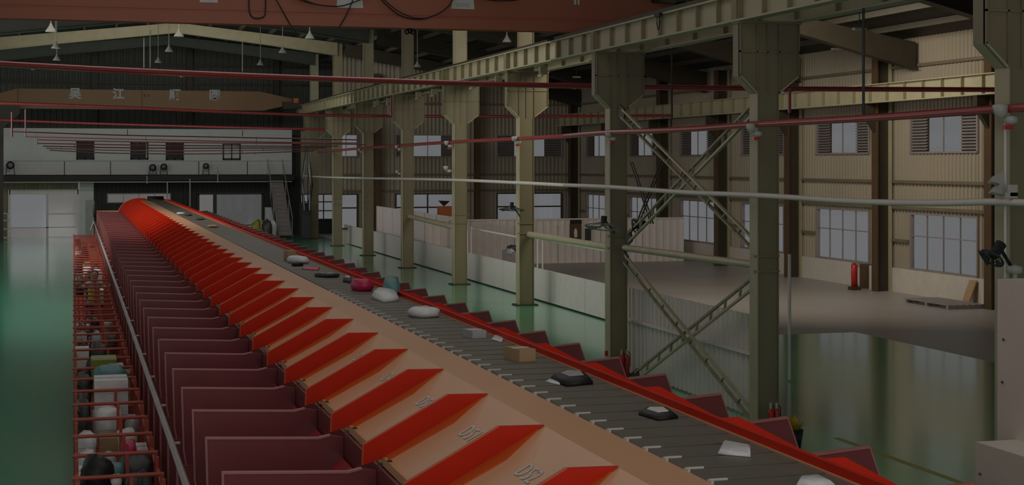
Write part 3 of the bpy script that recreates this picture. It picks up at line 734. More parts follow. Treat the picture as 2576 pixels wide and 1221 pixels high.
def wall_fan(c, r, label, tilt=0, arm=None, m='dgrey', dz=-.25):
    c = Vector(c); t = thing('wall_fan', c, label, 'fan', 'fans on the columns')
    n_ = 14
    dirv = Vector((-math.cos(tilt), -math.sin(tilt) * .4, dz)).normalized()
    a = dirv.cross(Vector((0, 0, 1))).normalized(); b = a.cross(dirv)
    ring = [c + (a * math.cos(k * 2 * math.pi / n_) + b * math.sin(k * 2 * math.pi / n_)) * r for k in range(n_ + 1)]
    MB().tube(ring, .012, 5).build('guard_ring', M[m], t)
    g_ = MB()
    for k in range(n_): g_.tube([ring[k], c - dirv * .1], .004, 4)
    g_.build('guard_wires', M[m], t)
    for k in range(3):
        an = k * 2.09; q = (a * math.cos(an) + b * math.sin(an)); s_ = q.cross(dirv)
        MB().add([c + q * .05 + s_ * .03, c + q * r * .9 + s_ * .11, c + q * r * .85 - s_ * .1 + dirv * .04, c + q * .05 - s_ * .03,
                  c + q * .05 + s_ * .03 - dirv * .01, c + q * r * .9 + s_ * .11 - dirv * .01, c + q * r * .85 - s_ * .1 + dirv * .03, c + q * .05 - s_ * .03 - dirv * .01],
                 [(0, 1, 2, 3), (7, 6, 5, 4), (0, 4, 5, 1), (1, 5, 6, 2), (2, 6, 7, 3)]).build('blade', M[m], t)
    MB().tube([c - dirv * .02, c - dirv * .2], [.05, .06], 8).build('motor', M['black'], t)
    MB().tube([c - dirv * .16, Vector(arm)], .02, 6).build('arm', M['black'], t)
wall_fan(ax(2495, 650, 9.2), .13, 'grey wall fan reaching out from the nearest column', .5, ax(2548, 678, 9.65), dz=-1.0)
wall_fan(ax(1517, 572, 9.2), .33, 'large tilted grey fan on the left column of the braced bay', 1.2, ax(1545, 585, 9.7), 'louver', dz=-2.2)
wall_fan(ax(1287, 528, 11.5), .35, 'dark fan seen against the far window beside a column', 1.3, ax(1308, 545, 11.95), dz=-4)
wall_fan(ax(1600, 570, 9.9), .14, 'small dark fan behind the left column of the braced bay', .4, ax(1592, 577, 9.8))
t = thing('bracket_fitting', ax(2555, 685, 9.6), 'white round bracket fitting low on the nearest column', 'bracket')
p = ax(2553, 678, 9.6); MB().lathe([(0, -.05), (.08, -.04), (.08, .03), (0, .05)], p, 10).build('cap', M['lampw'], t); MB().tube([p, p - Vector((0, 0, .25))], .025, 8).build('stem', M['lampw'], t)

# ---------------------------------------------------------------- pendant lamps
def mk_lamp():
    t = thing('pendant_lamp', (0, 0, 0), 'x', 'lamp', 'pendant lamps under the hall roof')
    MB().lathe([(.03, .24), (.045, .18), (.14, .04), (.155, 0), (.14, 0), (.04, .15), (.0, .15)], (0, 0, 0), 14).build('shade', M['lampw'], t)
    MB().tube([(0, 0, .22), (0, 0, 2.6)], .014, 6).build('stem', M['lampw'], t)
    return t
L0 = None
LP = [(128, 80, 46, 'leftmost, high in the left group'), (140, 122, 56, 'middle of the left group'), (143, 152, 64, 'lowest of the left group'), (450, 92, 48, 'right of the ridge, hanging highest'),
      (425, 130, 58, 'bell shaped one just right of the ridge'), (398, 158, 66, 'left of the ridge, hanging low'), (655, 164, 66, 'low one left of the first pale column'), (711, 133, 58, 'bell shaped one nearest the first pale column'),
      (779, 97, 49, 'open one beside the first pale column'), (1275, 106, 50, 'right one between the upper shafts'), (1050, 169, 62, 'small one between the upper shafts')]
for i, (u, v, Y, l) in enumerate(LP):
    p = ay(u, v, Y); lab = 'white pendant hall lamp, ' + l
    if i == 0: L0 = mk_lamp(); L0.location = p; L0['label'] = lab
    else: dup(L0, p, lab)
for i, (u, v0, v1, Y) in enumerate(((378, 75, 170, 60), (610, 105, 180, 60), (362, 95, 170, 75))):
    tag(MB().tube([ay(u, v0, Y), ay(u, v1, Y)], .02, 5).build('hanger_rod', M['steel']), 'thin pale hanger rod from the hall roof to a pipe, %s from the left' % ('second', 'third', 'first')[i], 'rod', 'hanger rods')
for i, (u, v0, v1, X) in enumerate(((1690, 100, 300, 11.5), (2172, 20, 290, 9.9), (1588, 125, 220, 12.5))):
    tag(MB().tube([ax(u, v0, X), ax(u, v1, X)], .02, 5).build('hanger_rod', M['dgrey']), 'thin dark hanger rod below the near crane beam, %s' % ('in the braced bay', 'right of the braced bay', 'behind the left head')[i], 'rod', 'dark hanger rods')

# ---------------------------------------------------------------- the sorting conveyor
FY = [6.75 + 1.17 * k for k in range(46)]            # divider planes
SC = thing('sorting_conveyor', (2.98, 6, 0), 'long sorting conveyor with grey slat belt, cream deck and red chute fins', 'conveyor')
zc = lambda d: CAMZ + d
YE0, YE1 = 4.6, 60.0
# deck
dk = MB()
dk.prism([(2.62, zc(-1.405)), (2.69, zc(-1.405)), (2.69, zc(-1.46)), (1.777, zc(-1.80)), (1.777, zc(-1.754)), (2.417, zc(-1.405))], 'y', YE0, YE1)
deck = dk.build('deck', M['deck'], SC)
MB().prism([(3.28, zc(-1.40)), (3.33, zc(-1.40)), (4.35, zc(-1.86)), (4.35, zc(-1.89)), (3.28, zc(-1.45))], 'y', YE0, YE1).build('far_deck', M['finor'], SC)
MB().box(2.685, 3.285, YE0, YE1, zc(-1.50), zc(-1.435)).build('belt_bed', M['black'], SC)
MB().box(3.282, 3.31, YE0, YE1, zc(-1.45), zc(-1.355)).build('belt_guard', M['fin'], SC)
MB().box(3.27, 3.281, YE0, YE1, zc(-1.42), zc(-1.395)).build('guard_trim', M['deck'], SC)
# slats
sl0 = MB().prism([(2.692, zc(-1.42)), (2.71, zc(-1.40)), (3.262, zc(-1.40)), (3.272, zc(-1.42)), (3.272, zc(-1.435)), (2.692, zc(-1.435))], 'y', 5.0, 5.238).build('belt_slat', M['belt'], SC)
br0 = MB().box(2.70, 2.785, 4.988, 5.002, zc(-1.412), zc(-1.396)).box(2.69, 2.702, 4.95, 5.0, zc(-1.425), zc(-1.398)).build('slat_clip', M['plinth'], sl0)
for k in range(1, 202):
    s_ = same(sl0, SC, (0, .27 * k, 0))
    if k < 45: same(br0, s_)
# left fins
P = [(2.417, -1.400), (2.167, -1.395), (1.652, -1.672), (1.646, -1.792), (1.777, -1.757)]
fin0 = MB().prism([(x, zc(z)) for x, z in P], 'y', FY[0] - .012, FY[0] + .012).build('chute_fin', M['fin'], SC)
for a, b_ in (((2.417, -1.400), (2.167, -1.395)), ((2.167, -1.395), (1.652, -1.672)), ((1.652, -1.672), (1.646, -1.792))): pass
rimm = MB()
for (xa, za), (xb, zb_) in zip(P[1:3], P[2:4]):
    rimm.bar((xa, FY[0], zc(za)), (xb, FY[0], zc(zb_)), .026, .005, (0, 0, 1) if xb < 1.65 or True else (1, 0, 0))
rim0 = rimm.build('fin_rim', M['rim'], fin0)
refl0 = MB().add([(2.38, FY[0] - .013, zc(-1.416)), (1.785, FY[0] - .013, zc(-1.744)), (1.785, FY[0] - .13, zc(-1.744)), (2.16, FY[0] - .17, zc(-1.538)),
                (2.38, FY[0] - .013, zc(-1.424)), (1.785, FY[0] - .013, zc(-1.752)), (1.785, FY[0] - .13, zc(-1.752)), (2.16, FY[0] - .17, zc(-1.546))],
               [(0, 3, 2, 1), (4, 5, 6, 7), (0, 4, 7, 3), (3, 7, 6, 2)]).build('fin_reflection', M['finor'], fin0)  # painted reflection of the fin, laid on the deck as a thin strip
# edge strip with hazard end on each chute mouth
es0 = MB().box(1.765, 1.785, FY[0] - 1.10, FY[0] - .03, zc(-1.80), zc(-1.748)).build('edge_strip', M['deck'], SC)
hz = MB()
for k in range(3): hz.box(1.766, 1.80, FY[0] - .10 - k * .09, FY[0] - .055 - k * .09, zc(-1.7479), zc(-1.7445), k % 2)
hz0 = hz.build('hazard_mark', [M['yellow'], M['black']], es0)
bk0 = MB().box(1.735, 1.755, FY[0] - 1.15, FY[0] - .02, zc(-2.3), zc(-1.80)).build('mouth_panel', M['maroon'], SC)
# left dividers: profile in x-z
dv0 = MB().prism([(1.73, zc(-1.83)), (1.643, zc(-1.812)), (1.562, zc(-1.829)), (.83, zc(-1.794)), (.845, zc(-2.3)), (.92, zc(-2.7)), (1.14, zc(-3.12)), (1.60, zc(-3.12)), (1.73, zc(-2.4))], 'y', FY[0] - .012, FY[0] + .012).build('chute_divider', M['maroon'], SC)
dr = MB().bar((1.643, FY[0], zc(-1.812)), (1.562, FY[0], zc(-1.829)), .04, .012).bar((1.562, FY[0], zc(-1.829)), (.83, FY[0], zc(-1.794)), .04, .012)
dr.bar((.83, FY[0], zc(-1.79)), (.845, FY[0], zc(-2.3)), .04, .012, (1, 0, 0)).bar((.845, FY[0], zc(-2.3)), (.92, FY[0], zc(-2.7)), .04, .012, (1, 0, 0)).bar((.92, FY[0], zc(-2.7)), (1.14, FY[0], zc(-3.12)), .04, .012, (1, 0, 0))
dr0 = dr.build('divider_rim', M['maroonrim'], dv0)
# slides inside the left chutes
sd0 = MB().prism([(1.72, zc(-1.96)), (1.25, zc(-2.40)), (1.14, zc(-3.0)), (1.17, zc(-3.0)), (1.28, zc(-2.42)), (1.74, zc(-1.99))], 'y', FY[0] - 1.15, FY[0] - .014).build('chute_slide', M['slide'], SC)
lw0 = MB().prism([(.76, zc(-2.3)), (.92, zc(-2.3)), (.98, zc(-3.1)), (1.1, zc(-3.4)), (.76, zc(-3.4))], 'y', FY[0] - .6, FY[0] - .58).build('side_fin', M['maroon'], SC)
lr0 = MB().box(.75, .765, FY[0] - .61, FY[0] - .57, zc(-3.4), zc(-2.3)).build('side_fin_rim', M['maroonrim'], lw0)
# right side (mirrored row, seen edge on)
PR = [(3.29, -1.358), (3.42, -1.358), (3.88, -1.60), (3.90, -1.66), (3.33, -1.42)]
rf0 = MB().prism([(x, zc(z)) for x, z in PR], 'y', FY[0] - .29 - .012, FY[0] - .29 + .012).build('far_chute_fin', M['fin'], SC)
rd0 = MB().prism([(4.20, zc(-1.85)), (4.85, zc(-1.80)), (4.93, zc(-2.02)), (5.0, zc(-2.6)), (4.8, zc(-3.1)), (4.2, zc(-3.1))], 'y', FY[0] - .25 - .012, FY[0] - .25 + .012).build('far_chute_divider', M['maroon'], SC)
q = MB().bar((4.20, FY[0] - .25, zc(-1.85)), (4.85, FY[0] - .25, zc(-1.80)), .04, .014).bar((4.85, FY[0] - .25, zc(-1.80)), (4.93, FY[0] - .25, zc(-2.02)), .03, .01, (1, 0, 0))
rdr0 = q.build('divider_rim', M['maroonrim'], rd0)
MB().box(4.18, 4.22, YE0, YE1, zc(-3.1), zc(-1.9)).build('side_panel', M['maroon'], SC)
for k, Y in enumerate(FY[1:]):
    d_ = (0, Y - FY[0], 0)
    f_ = same(fin0, SC, d_); same(rim0, f_); same(refl0, f_)
    e_ = same(es0, SC, d_); same(hz0, e_); same(bk0, SC, d_)
    v_ = same(dv0, SC, d_); same(dr0, v_)
    same(sd0, SC, d_); l_ = same(lw0, SC, d_); same(lr0, l_)
    same(rf0, SC, d_); r_ = same(rd0, SC, d_); same(rdr0, r_)
# numbers on the near chute decks
sl = math.atan2(.349, .64)
rotm = Matrix(((math.cos(sl) * 0, -math.cos(sl), 0, 0), (1, 0, 0, 0), (0, -math.sin(sl), 1, 0), (0, 0, 0, 1)))
for k in range(1, 7):
    ux = Vector((0, -1, 0)); uy = Vector((math.cos(sl), 0, math.sin(sl))); uz = ux.cross(uy)
    if uz.z < 0: ux = -ux; uz = ux.cross(uy)
    xx = 2.165
    loc = Vector((xx, FY[k] - .56, zc(-1.405 - (2.417 - xx) * .5453))) + uz * .004
    m4 = Matrix(((ux.x, uy.x, uz.x, 0), (ux.y, uy.y, uz.y, 0), (ux.z, uy.z, uz.z, 0), (0, 0, 0, 1)))
    text('D%d' % (53 - k), .15, loc, m4, M['paper'], deck, 'chute_number', .0015)
# hood at the far end
hd = MB(); prof = [(1.62, -1.78), (1.72, -1.62), (1.88, -1.47), (2.1, -1.37), (2.35, -1.33), (2.6, -1.34), (2.68, -1.40)]
hd.prism([(x, zc(z)) for x, z in prof] + [(2.3, zc(-1.5)), (1.7, zc(-1.8))], 'y', 59.2, 60.0).build('end_hood', M['fin'], SC)
MB().prism([(x, zc(z + .015)) for x, z in prof] + [(x, zc(z - .01)) for x, z in prof[::-1]], 'y', 60, 60.15).build('hood_rim', M['deck'], SC)
MB().lathe([(0, -.3), (.16, -.3), (.16, .3), (0, .3)], (2.98, 60.1, zc(-1.42)), 16, axis='x').build('end_drum', M['black'], SC)
MB().box(.83, 1.66, 60.0, 60.1, zc(-3.1), zc(-1.79)).build('end_panel', M['deck'], SC)
MB().tube([(.73, 5, zc(-2.17)), (.73, 59.5, zc(-2.17))], .026, 8).build('guard_rail', M['steel'], SC)
q = None
for k in range(28):
    if q is None: q = MB().tube([(.73, 6.5, zc(-2.19)), (.80, 6.5, zc(-2.19))], .014, 6).build('rail_stay', M['steel'], SC)
    else: same(q, SC, (0, k * 1.95, 0))
MB().tube([(.73, 59.5, zc(-2.17)), (.62, 59.6, zc(-2.5))], .04, 6).build('rail_end', M['steel'], SC)
MB().box(1.2, 1.6, YE0, YE1, .3, .9).build('lower_beam', M['darksteel'], SC)
lg = MB().box(1.3, 1.4, 6.1, 6.2, 0, .3).box(4.3, 4.4, 6.1, 6.2, 0, .9).box(1.3, 4.4, 6.1, 6.2, .78, .9).box(2.5, 2.6, 6.1, 6.2, .9, 2.4).box(3.35, 3.45, 6.1, 6.2, .9, 2.4).build('leg_frame', M['darksteel'], SC)
for k in range(1, 12): same(lg, SC, (0, k * 4.68, 0))

# ---------------------------------------------------------------- parcels on the belt
BT = CAMZ - 1.40
def pk(u, v): return az(u, v, BT)
def flat_bag(c, L, W, H, rot, m, name, label, cat='parcel', seed=1, lab=None):
    c = Vector(c); b = MB(); b.blob((0, 0, H * .65), L / 2, W / 2, H * .65 / .65 * .6, seed, .15, 14, .3)
    rm = Matrix.Rotation(rot, 3, 'Z'); b.v = [rm @ p + c for p in b.v]
    mz = min(p.z for p in b.v); b.v = [p - Vector((0, 0, mz - BT - .001)) if c.z <= BT + .01 else p for p in b.v]
    t = thing(name, c, label, cat, 'parcels on the belt'); b.build('bag', M[m], t)
    if lab:
        q = MB().obox((0, 0, H * 1.0), (L * .45, 0, 0), (0, W * .45, 0), (0, 0, .004)); q.v = [rm @ p + c for p in q.v]; q.build('label', M[lab], t)
    return t
def carton(c, L, W, H, rot, m, label, cat='parcel', name='parcel_box', grp='parcels on the belt', tape=True):
    c = Vector(c); rm = Matrix.Rotation(rot, 3, 'Z'); t = thing(name, c, label, cat, grp)
    b = MB().obox((0, 0, H / 2), (L, 0, 0), (0, W, 0), (0, 0, H)); b.v = [rm @ p + c for p in b.v]; b.build('box', M[m], t)
    if tape:
        q = MB().obox((0, 0, H + .001), (L * 1.0, 0, 0), (0, W * .18, 0), (0, 0, .002)); q.v = [rm @ p + c for p in q.v]; q.build('tape', M['paper'], t)
    return t
def polybag(uvs, h, m, label, name='parcel_bag', edge=None):
    """thin sealed bag whose outline lies on the belt"""
    P = [pk(u, v) for u, v in uvs]; c = sum(P, Vector()) / len(P)
    t = thing(name, c, label, 'parcel', 'parcels on the belt')
    n_ = len(P); b = MB(); top = [c + (p - c) * .82 + Vector((0, 0, h)) for p in P]; mid = [p + Vector((0, 0, h * .45)) for p in P]
    vs = [p + Vector((0, 0, .002)) for p in P] + mid + top + [c + Vector((0, 0, h * 1.15))]
    fs = [tuple(range(n_))[::-1]]
    for r_ in range(2): fs += [(r_ * n_ + i, r_ * n_ + (i + 1) % n_, (r_ + 1) * n_ + (i + 1) % n_, (r_ + 1) * n_ + i) for i in range(n_)]
    fs += [(2 * n_ + i, 2 * n_ + (i + 1) % n_, 3 * n_) for i in range(n_)]
    b.add(vs, fs, True); b.build('bag', M[m], t)
    if edge:
        lo_ = [c + (p - c) * .55 + Vector((0, 0, h * 1.09)) for p in P]; hi = [p + Vector((0, 0, .004)) for p in lo_]
        b = MB().add(lo_ + hi, [tuple(range(n_))[::-1], tuple(range(n_, 2 * n_))] + [(i, (i + 1) % n_, n_ + (i + 1) % n_, n_ + i) for i in range(n_)]); b.build('label', M[edge], t)
    return t
polybag([(1806, 1145), (1888, 1152), (1888, 1128), (1820, 1116)], .022, 'plastic', 'white mailer bag lying on the near part of the belt')
polybag([(2003, 1228), (2100, 1226), (2060, 1206), (2012, 1210)], .025, 'plastic', 'white mailer bag cut by the bottom edge of the picture')
polybag([(1606, 1045), (1655, 1060), (1706, 1054), (1680, 1036), (1620, 1036)], .03, 'black', 'black mailer bag with white print, nearest black one on the belt', edge='paper')
polybag([(1385, 958), (1425, 974), (1492, 968), (1475, 950), (1420, 946)], .045, 'black', 'black mailer bag with a grey label halfway down the belt', edge='lgrey')
polybag([(1372, 962), (1408, 970), (1412, 955), (1390, 952)], .012, 'plastic', 'small white envelope touching the black mailer bag')
c_ = pk(1307, 905); carton(c_, .13, .24, .085, R(12), 'carton', 'small pale cardboard carton on the belt')
c_ = pk(1193, 848); carton(c_, .12, .2, .06, R(10), 'lgrey', 'small white and grey carton behind the cardboard one', tape=True)
polybag([(1235, 855), (1262, 862), (1268, 850), (1245, 845)], .012, 'plastic', 'flat white envelope leaning at the red guard')
flat_bag(pk(1067, 797), .26, .30, .09, R(20), 'plastic', 'parcel_bag', 'plump white parcel bag mid belt', seed=3)
polybag([(935, 752), (965, 762), (1003, 758), (990, 742), (950, 740)], .08, 'plastic', 'white parcel bag folded beside the teal one', )
polybag([(962, 744), (998, 750), (1006, 733), (970, 728)], .16, 'teal', 'teal parcel bag leaning on the red guard')
flat_bag(pk(911, 731), .21, .34, .13, R(10), 'pink', 'parcel_bag', 'crimson pink parcel bag on the belt', seed=5)
polybag([(862, 710), (885, 714), (885, 706), (866, 703)], .05, 'dgrey', 'small dark parcel behind the pink bag', edge='paper')
flat_bag(pk(822, 697), .22, .35, .05, R(30), 'dgrey', 'parcel_bag', 'crumpled dark parcel with a white label beyond the pink bag', seed=8, lab='paper')
polybag([(758, 678), (800, 682), (805, 676), (770, 673)], .02, 'pink', 'flat pinkish envelope on the far belt')
flat_bag(pk(750, 662), .22, .45, .10, R(20), 'plastic', 'parcel_bag', 'big white parcel on the far belt', seed=11)
c_ = pk(729, 655); carton(c_, .12, .2, .14, R(10), 'carton', 'brown carton among white parcels on the far belt')
flat_bag(pk(748, 669), .16, .2, .05, 0, 'black', 'parcel_bag', 'black parcel in front of the white far parcels', seed=12)
for i, (u, v, m, l) in enumerate(((455, 539, 'plastic', 'white'), (472, 543, 'dgrey', 'dark'), (502, 553, 'dgrey', 'small dark'), (535, 572, 'carton', 'brown'))):
    flat_bag(pk(u, v), .22, .6, .05, 0, m, 'parcel_bag', '%s distant parcel near the far end of the belt, %s' % (l, ('first', 'second', 'third', 'fourth')[i] + ' from the end'), seed=20 + i)

# ---------------------------------------------------------------- roll cages
CZ = 1.5
def mk_cage():
    t = thing('roll_cage', (0, 0, 0), 'x', 'cage', 'red roll cages under the chutes')
    X0, X1, Ya, Yb = 0.01, .70, 0, .80
    MB().box(X0, X1, Ya, Yb, .16, .2).build('base', M['cage'], t)
    for (x_, y_) in ((X0, Ya), (X1 - .03, Ya), (X0, Yb - .03), (X1 - .03, Yb - .03)):
        MB().box(x_, x_ + .03, y_, y_ + .03, .16, CZ).build('post', M['cage'], t)
        MB().lathe([(0, -.02), (.07, -.02), (.07, .02), (0, .02)], (x_ + .015, y_ + .015, .075), 10, axis='x').build('castor', M['black'], t)
    MB().tube([(X0 - .02, Ya + .015, CZ), (X1, Ya + .015, CZ)], .018, 6).build('front_rail', M['cage'], t)
    MB().tube([(X0, Yb - .015, CZ - .3), (X1, Yb - .015, CZ - .3)], .010, 6).build('rear_rail', M['cage'], t)
    for x_ in (X0, X1 - .03): MB().box(x_, x_ + .03, Ya, Yb, CZ - .12, CZ - .09).build('side_rail', M['cage'], t)
    MB().box(.43, .46, Ya, Ya + .03, .2, CZ).build('mid_post', M['cage'], t)
    g = MB()
    for k in range(1, 8): z = .2 + k * .15; g.box(X0, X0 + .004, Ya, Yb, z, z + .004); g.box(X0, X1, Yb - .01, Yb - .006, z, z + .004)
    for k in range(1, 8): y_ = k * .1; g.box(X0, X0 + .004, y_, y_ + .004, .2, CZ - .12)
    for k in range(1, 7): x_ = X0 + k * .1; g.box(x_, x_ + .004, Yb - .01, Yb - .006, .2, CZ - .3)
    o = g.build('wire_mesh', M['cage'], t); o['kind'] = 'stuff'
    return t
C0 = mk_cage(); NC = 46; GAP = 24; CY = [11.76 + .97 * k for k in range(NC)]
for i, Y in enumerate(CY):
    if i == GAP: continue
    lab = 'red roll cage, %s from the near end of the row' % ordn(i - (i > GAP))
    if i == 0: C0.location = (0, Y, 0); C0['label'] = lab
    else: dup(C0, (0, Y, 0), lab)
KINDS = [('plastic', 'white'), ('lgrey', 'light grey'), ('dgrey', 'dark grey'), ('teal', 'teal'), ('carton', 'brown'), ('black', 'black'), ('pink', 'pink'), ('paper', 'pale'), ('lime', 'lime green')]
def goods(i, items):
    for j, (kd, kind, x_, y_, z_, sx, sy, sz) in enumerate(items):
        m, cn = KINDS[kd]; c = Vector((x_, CY[i] + y_, z_))
        where = '%s roll cage' % ordn(i - (i > GAP))
        if kind == 'b':
            t = thing('parcel_box', c, '%s carton in the %s' % (cn, where), 'box', 'goods in the roll cages')
            MB().box(c.x - sx / 2, c.x + sx / 2, c.y - sy / 2, c.y + sy / 2, c.z - sz / 2, c.z + sz / 2).build('box', M[m], t)
            MB().box(c.x - sx / 2, c.x + sx / 2, c.y - sy * .06, c.y + sy * .06, c.z + sz / 2, c.z + sz / 2 + .003).build('tape', M['lgrey'], t)
        else:
            o = MB().blob(c, sx / 2, sy / 2, sz / 2, i * 7 + j, .3, 12, .3).build('sack', M[m])
            tag(o, '%s soft bag in the %s' % (cn, where), 'bag', 'goods in the roll cages')
goods(0, [(7, 'b', .2, .4, .9, .3, .5, .3), (1, 's', .5, .4, 1.0, .3, .5, .4)])
goods(1, [(5, 's', .18, .22, 1.46, .27, .36, .32), (0, 's', .30, .5, .95, .5, .4, .4), (2, 's', .52, .4, 1.1, .26, .5, .7)])
tag(MB().blob((.33, CY[1] + .05, 1.46), .045, .05, .05, 3).build('pouch', M['paper']), 'small pinkish pouch lying against the black bag', 'pouch')
goods(2, [(0, 'b', .22, .4, 1.15, .36, .5, .3), (3, 's', .33, .2, 1.32, .2, .3, .12), (2, 's', .53, .4, 1.25, .32, .6, .34)])
goods(3, [(0, 's', .12, .3, 1.2, .16, .4, .25), (6, 's', .50, .35, 1.25, .14, .4, .3), (1, 's', .30, .5, 1.1, .2, .4, .3), (7, 'b', .60, .5, 1.1, .15, .4, .4)])
goods(4, [(0, 's', .13, .3, 1.2, .18, .5, .25), (4, 'b', .35, .5, 1.1, .2, .3, .3), (7, 's', .52, .4, 1.2, .2, .5, .25)])
goods(5, [(0, 's', .34, .45, 1.22, .34, .6, .36), (2, 's', .09, .4, 1.25, .15, .6, .5), (1, 's', .60, .4, 1.15, .16, .5, .3)])
goods(6, [(0, 'b', .40, .3, 1.38, .36, .5, .44), (2, 's', .1, .4, 1.2, .16, .6, .5)])
goods(7, [(3, 's', .42, .4, 1.48, .38, .5, .28), (2, 's', .11, .4, 1.3, .2, .5, .4)])
goods(8, [(8, 'b', .36, .4, 1.38, .30, .5, .4), (2, 's', .12, .4, 1.2, .2, .5, .5), (4, 'b', .6, .4, 1.2, .15, .4, .4)])
goods(9, [(5, 's', .30, .4, 1.2, .3, .6, .5), (0, 'b', .52, .3, 1.28, .2, .3, .2)])
goods(10, [(0, 'b', .11, .4, 1.36, .18, .5, .24), (2, 's', .33, .4, 1.3, .24, .6, .5)])
rr = random.Random(5)
for i in range(11, NC):
    if i == GAP: continue
    used = rr.sample([0, 1, 2, 4, 5, 7, 2, 5], 3); it = []; seen = set()
    for j, kd in enumerate(used):
        if kd in seen: continue
        seen.add(kd)
        it.append((kd, 'b' if kd in (4, 7) else 's', .13 + .22 * j, .4 + rr.uniform(-.1, .1), (rr.uniform(.85, 1.2) if i not in range(17, 24) else .45), rr.uniform(.14, .24), .5, rr.uniform(.2, .5)))
    goods(i, it)
b = MB().blob((.62, 49, 2.55), .06, .15, .32, 4, .3)
tag(b.build('hanging_bag', M['black']), 'black and white cloth hanging from the guard rail high above the cages', 'bag')

# ---------------------------------------------------------------- worker between the cages
def skinned(name, pts, edges, mname, parent, sub=1):
    me = bpy.data.meshes.new(name); off = OFF[parent.name]
    me.from_pydata([Vector(p[:3]) - off for p in pts], edges, [])
    o = bpy.data.objects.new(name, me); COL.objects.link(o); o.parent = parent
    me.materials.append(M[mname])
    md = o.modifiers.new('skin', 'SKIN'); md.use_smooth_shade = True
    for i, p in enumerate(pts):
        sv = me.skin_vertices[0].data[i]; sv.radius = (p[3], p[4] if len(p) > 4 else p[3]); sv.use_root = (i == 0)
    ms = o.modifiers.new('sub', 'SUBSURF'); ms.levels = sub; ms.render_levels = sub
    return o
wx, wy = .44, 35.45
pr = thing('person', (wx, wy, 0), 'person in a yellow vest and grey shirt among the roll cages, both arms held forward', 'person')
s = lambda x_, y_, z_, r_, r2=None: (wx + x_, wy + y_, z_, r_, r2 or r_)
body = [s(0, .14, 0.86, .13, .15), s(0, .08, 1.04, .12, .14), s(0, -.02, 1.23, .12, .16), s(0, -.08, 1.35, .07, .09), s(0, -.12, 1.42, .05),
        s(-.16, -.06, 1.31, .06), s(-.26, -.16, 1.26, .042), s(-.32, -.32, 1.34, .03), s(.16, -.06, 1.31, .06), s(.27, -.14, 1.23, .042), s(.38, -.28, 1.34, .03),
        s(-.1, .12, 0.80, .09), s(-.12, -.08, 0.44, .065), s(-.12, .1, 0.06, .045), s(.1, .12, 0.80, .09), s(.12, -.08, 0.44, .065), s(.12, .1, 0.06, .045), s(-.12, 0, 0.04, .04), s(.12, 0, 0.04, .04)]
skinned('body', body, [(0, 1), (1, 2), (2, 3), (3, 4), (3, 5), (5, 6), (6, 7), (3, 8), (8, 9), (9, 10), (0, 11), (11, 12), (12, 13), (0, 14), (14, 15), (15, 16), (13, 17), (16, 18)], 'shirt', pr)
skinned('vest', [s(0, .13, 0.90, .15, .17), s(0, .08, 1.04, .145, .165), s(0, -.02, 1.22, .14, .18), s(0, -.06, 1.31, .10, .13)], [(0, 1), (1, 2), (2, 3)], 'vest', pr)
skinned('trousers', [s(0, .14, 0.84, .14, .16), s(-.1, .12, 0.76, .10), s(-.12, -.08, 0.44, .078), s(-.12, .1, 0.12, .06), s(.1, .12, 0.76, .10), s(.12, -.08, 0.44, .078), s(.12, .1, 0.12, .06)],
        [(0, 1), (1, 2), (2, 3), (0, 4), (4, 5), (5, 6)], 'trousers', pr)
hc = Vector((wx, wy - .15, 1.51))
head = MB().blob(hc, .075, .09, .115, 2, .03, 14, 0).add([hc + Vector(q) for q in ((0, -.085, .02), (-.015, -.08, -.02), (.015, -.08, -.02), (0, -.112, -.018))], [(0, 1, 3), (0, 3, 2), (1, 2, 3)]).build('head', M['skin'], pr)
MB().blob(hc + Vector((0, .02, .035)), .085, .09, .1, 5, .05, 14, .35).build('hair', M['hair'], head)
for sx in (-1, 1):
    MB().blob(hc + Vector((sx * .03, -.082, .012)), .012, .008, .008, 1, 0, 8, 0).build('eye', M['black'], head)
    MB().blob(hc + Vector((sx * .078, .0, .0)), .012, .02, .03, 1, 0, 8, 0).build('ear', M['skin'], head)
    h0 = Vector((wx - .32, wy - .32, 1.34)) if sx < 0 else Vector((wx + .38, wy - .28, 1.34))
    hd_ = MB().blob(h0 + Vector((sx * .04, 0, 0)), .045, .02, .035, 1, 0, 10, 0)
    for k in range(4): hd_.tube([h0 + Vector((sx * .05, 0, .025 - k * .017)), h0 + Vector((sx * .08, -.01, .028 - k * .02)), h0 + Vector((sx * (.11 - abs(k - 1.3) * .01), -.02, .02 - k * .02))], [.009, .009, .007], 6)
    hd_.tube([h0 + Vector((sx * .03, -.01, .03)), h0 + Vector((sx * .06, -.02, .065))], [.011, .008], 6)
    hd_.build('hand', M['skin'], pr)

# ---------------------------------------------------------------- machine at the right edge
a = ax(2509, 702, 5.9); b2 = ax(2454, 1112, 5.6)
mc = thing('control_cabinet', (5.9, a.y, 0), 'tall cream machine cabinet with a wider lower step at the right edge', 'cabinet')
MB().box(5.9, 7.4, 5.0, a.y, 0, a.z).build('upper_body', M['machine'], mc)
lo_ = MB().box(5.6, 5.9, 4.8, b2.y, 0, b2.z).build('lower_body', M['machine'], mc)
for (u, v, X) in ((2525, 855, 5.895), (2522, 962, 5.895), (2466, 1193, 5.595)):
    p = ax(u, v, X); MB().lathe([(0, -.008), (.009, -.006), (.009, .0), (0, .002)], p, 8, axis='x').build('bolt', M['dgrey'], mc)

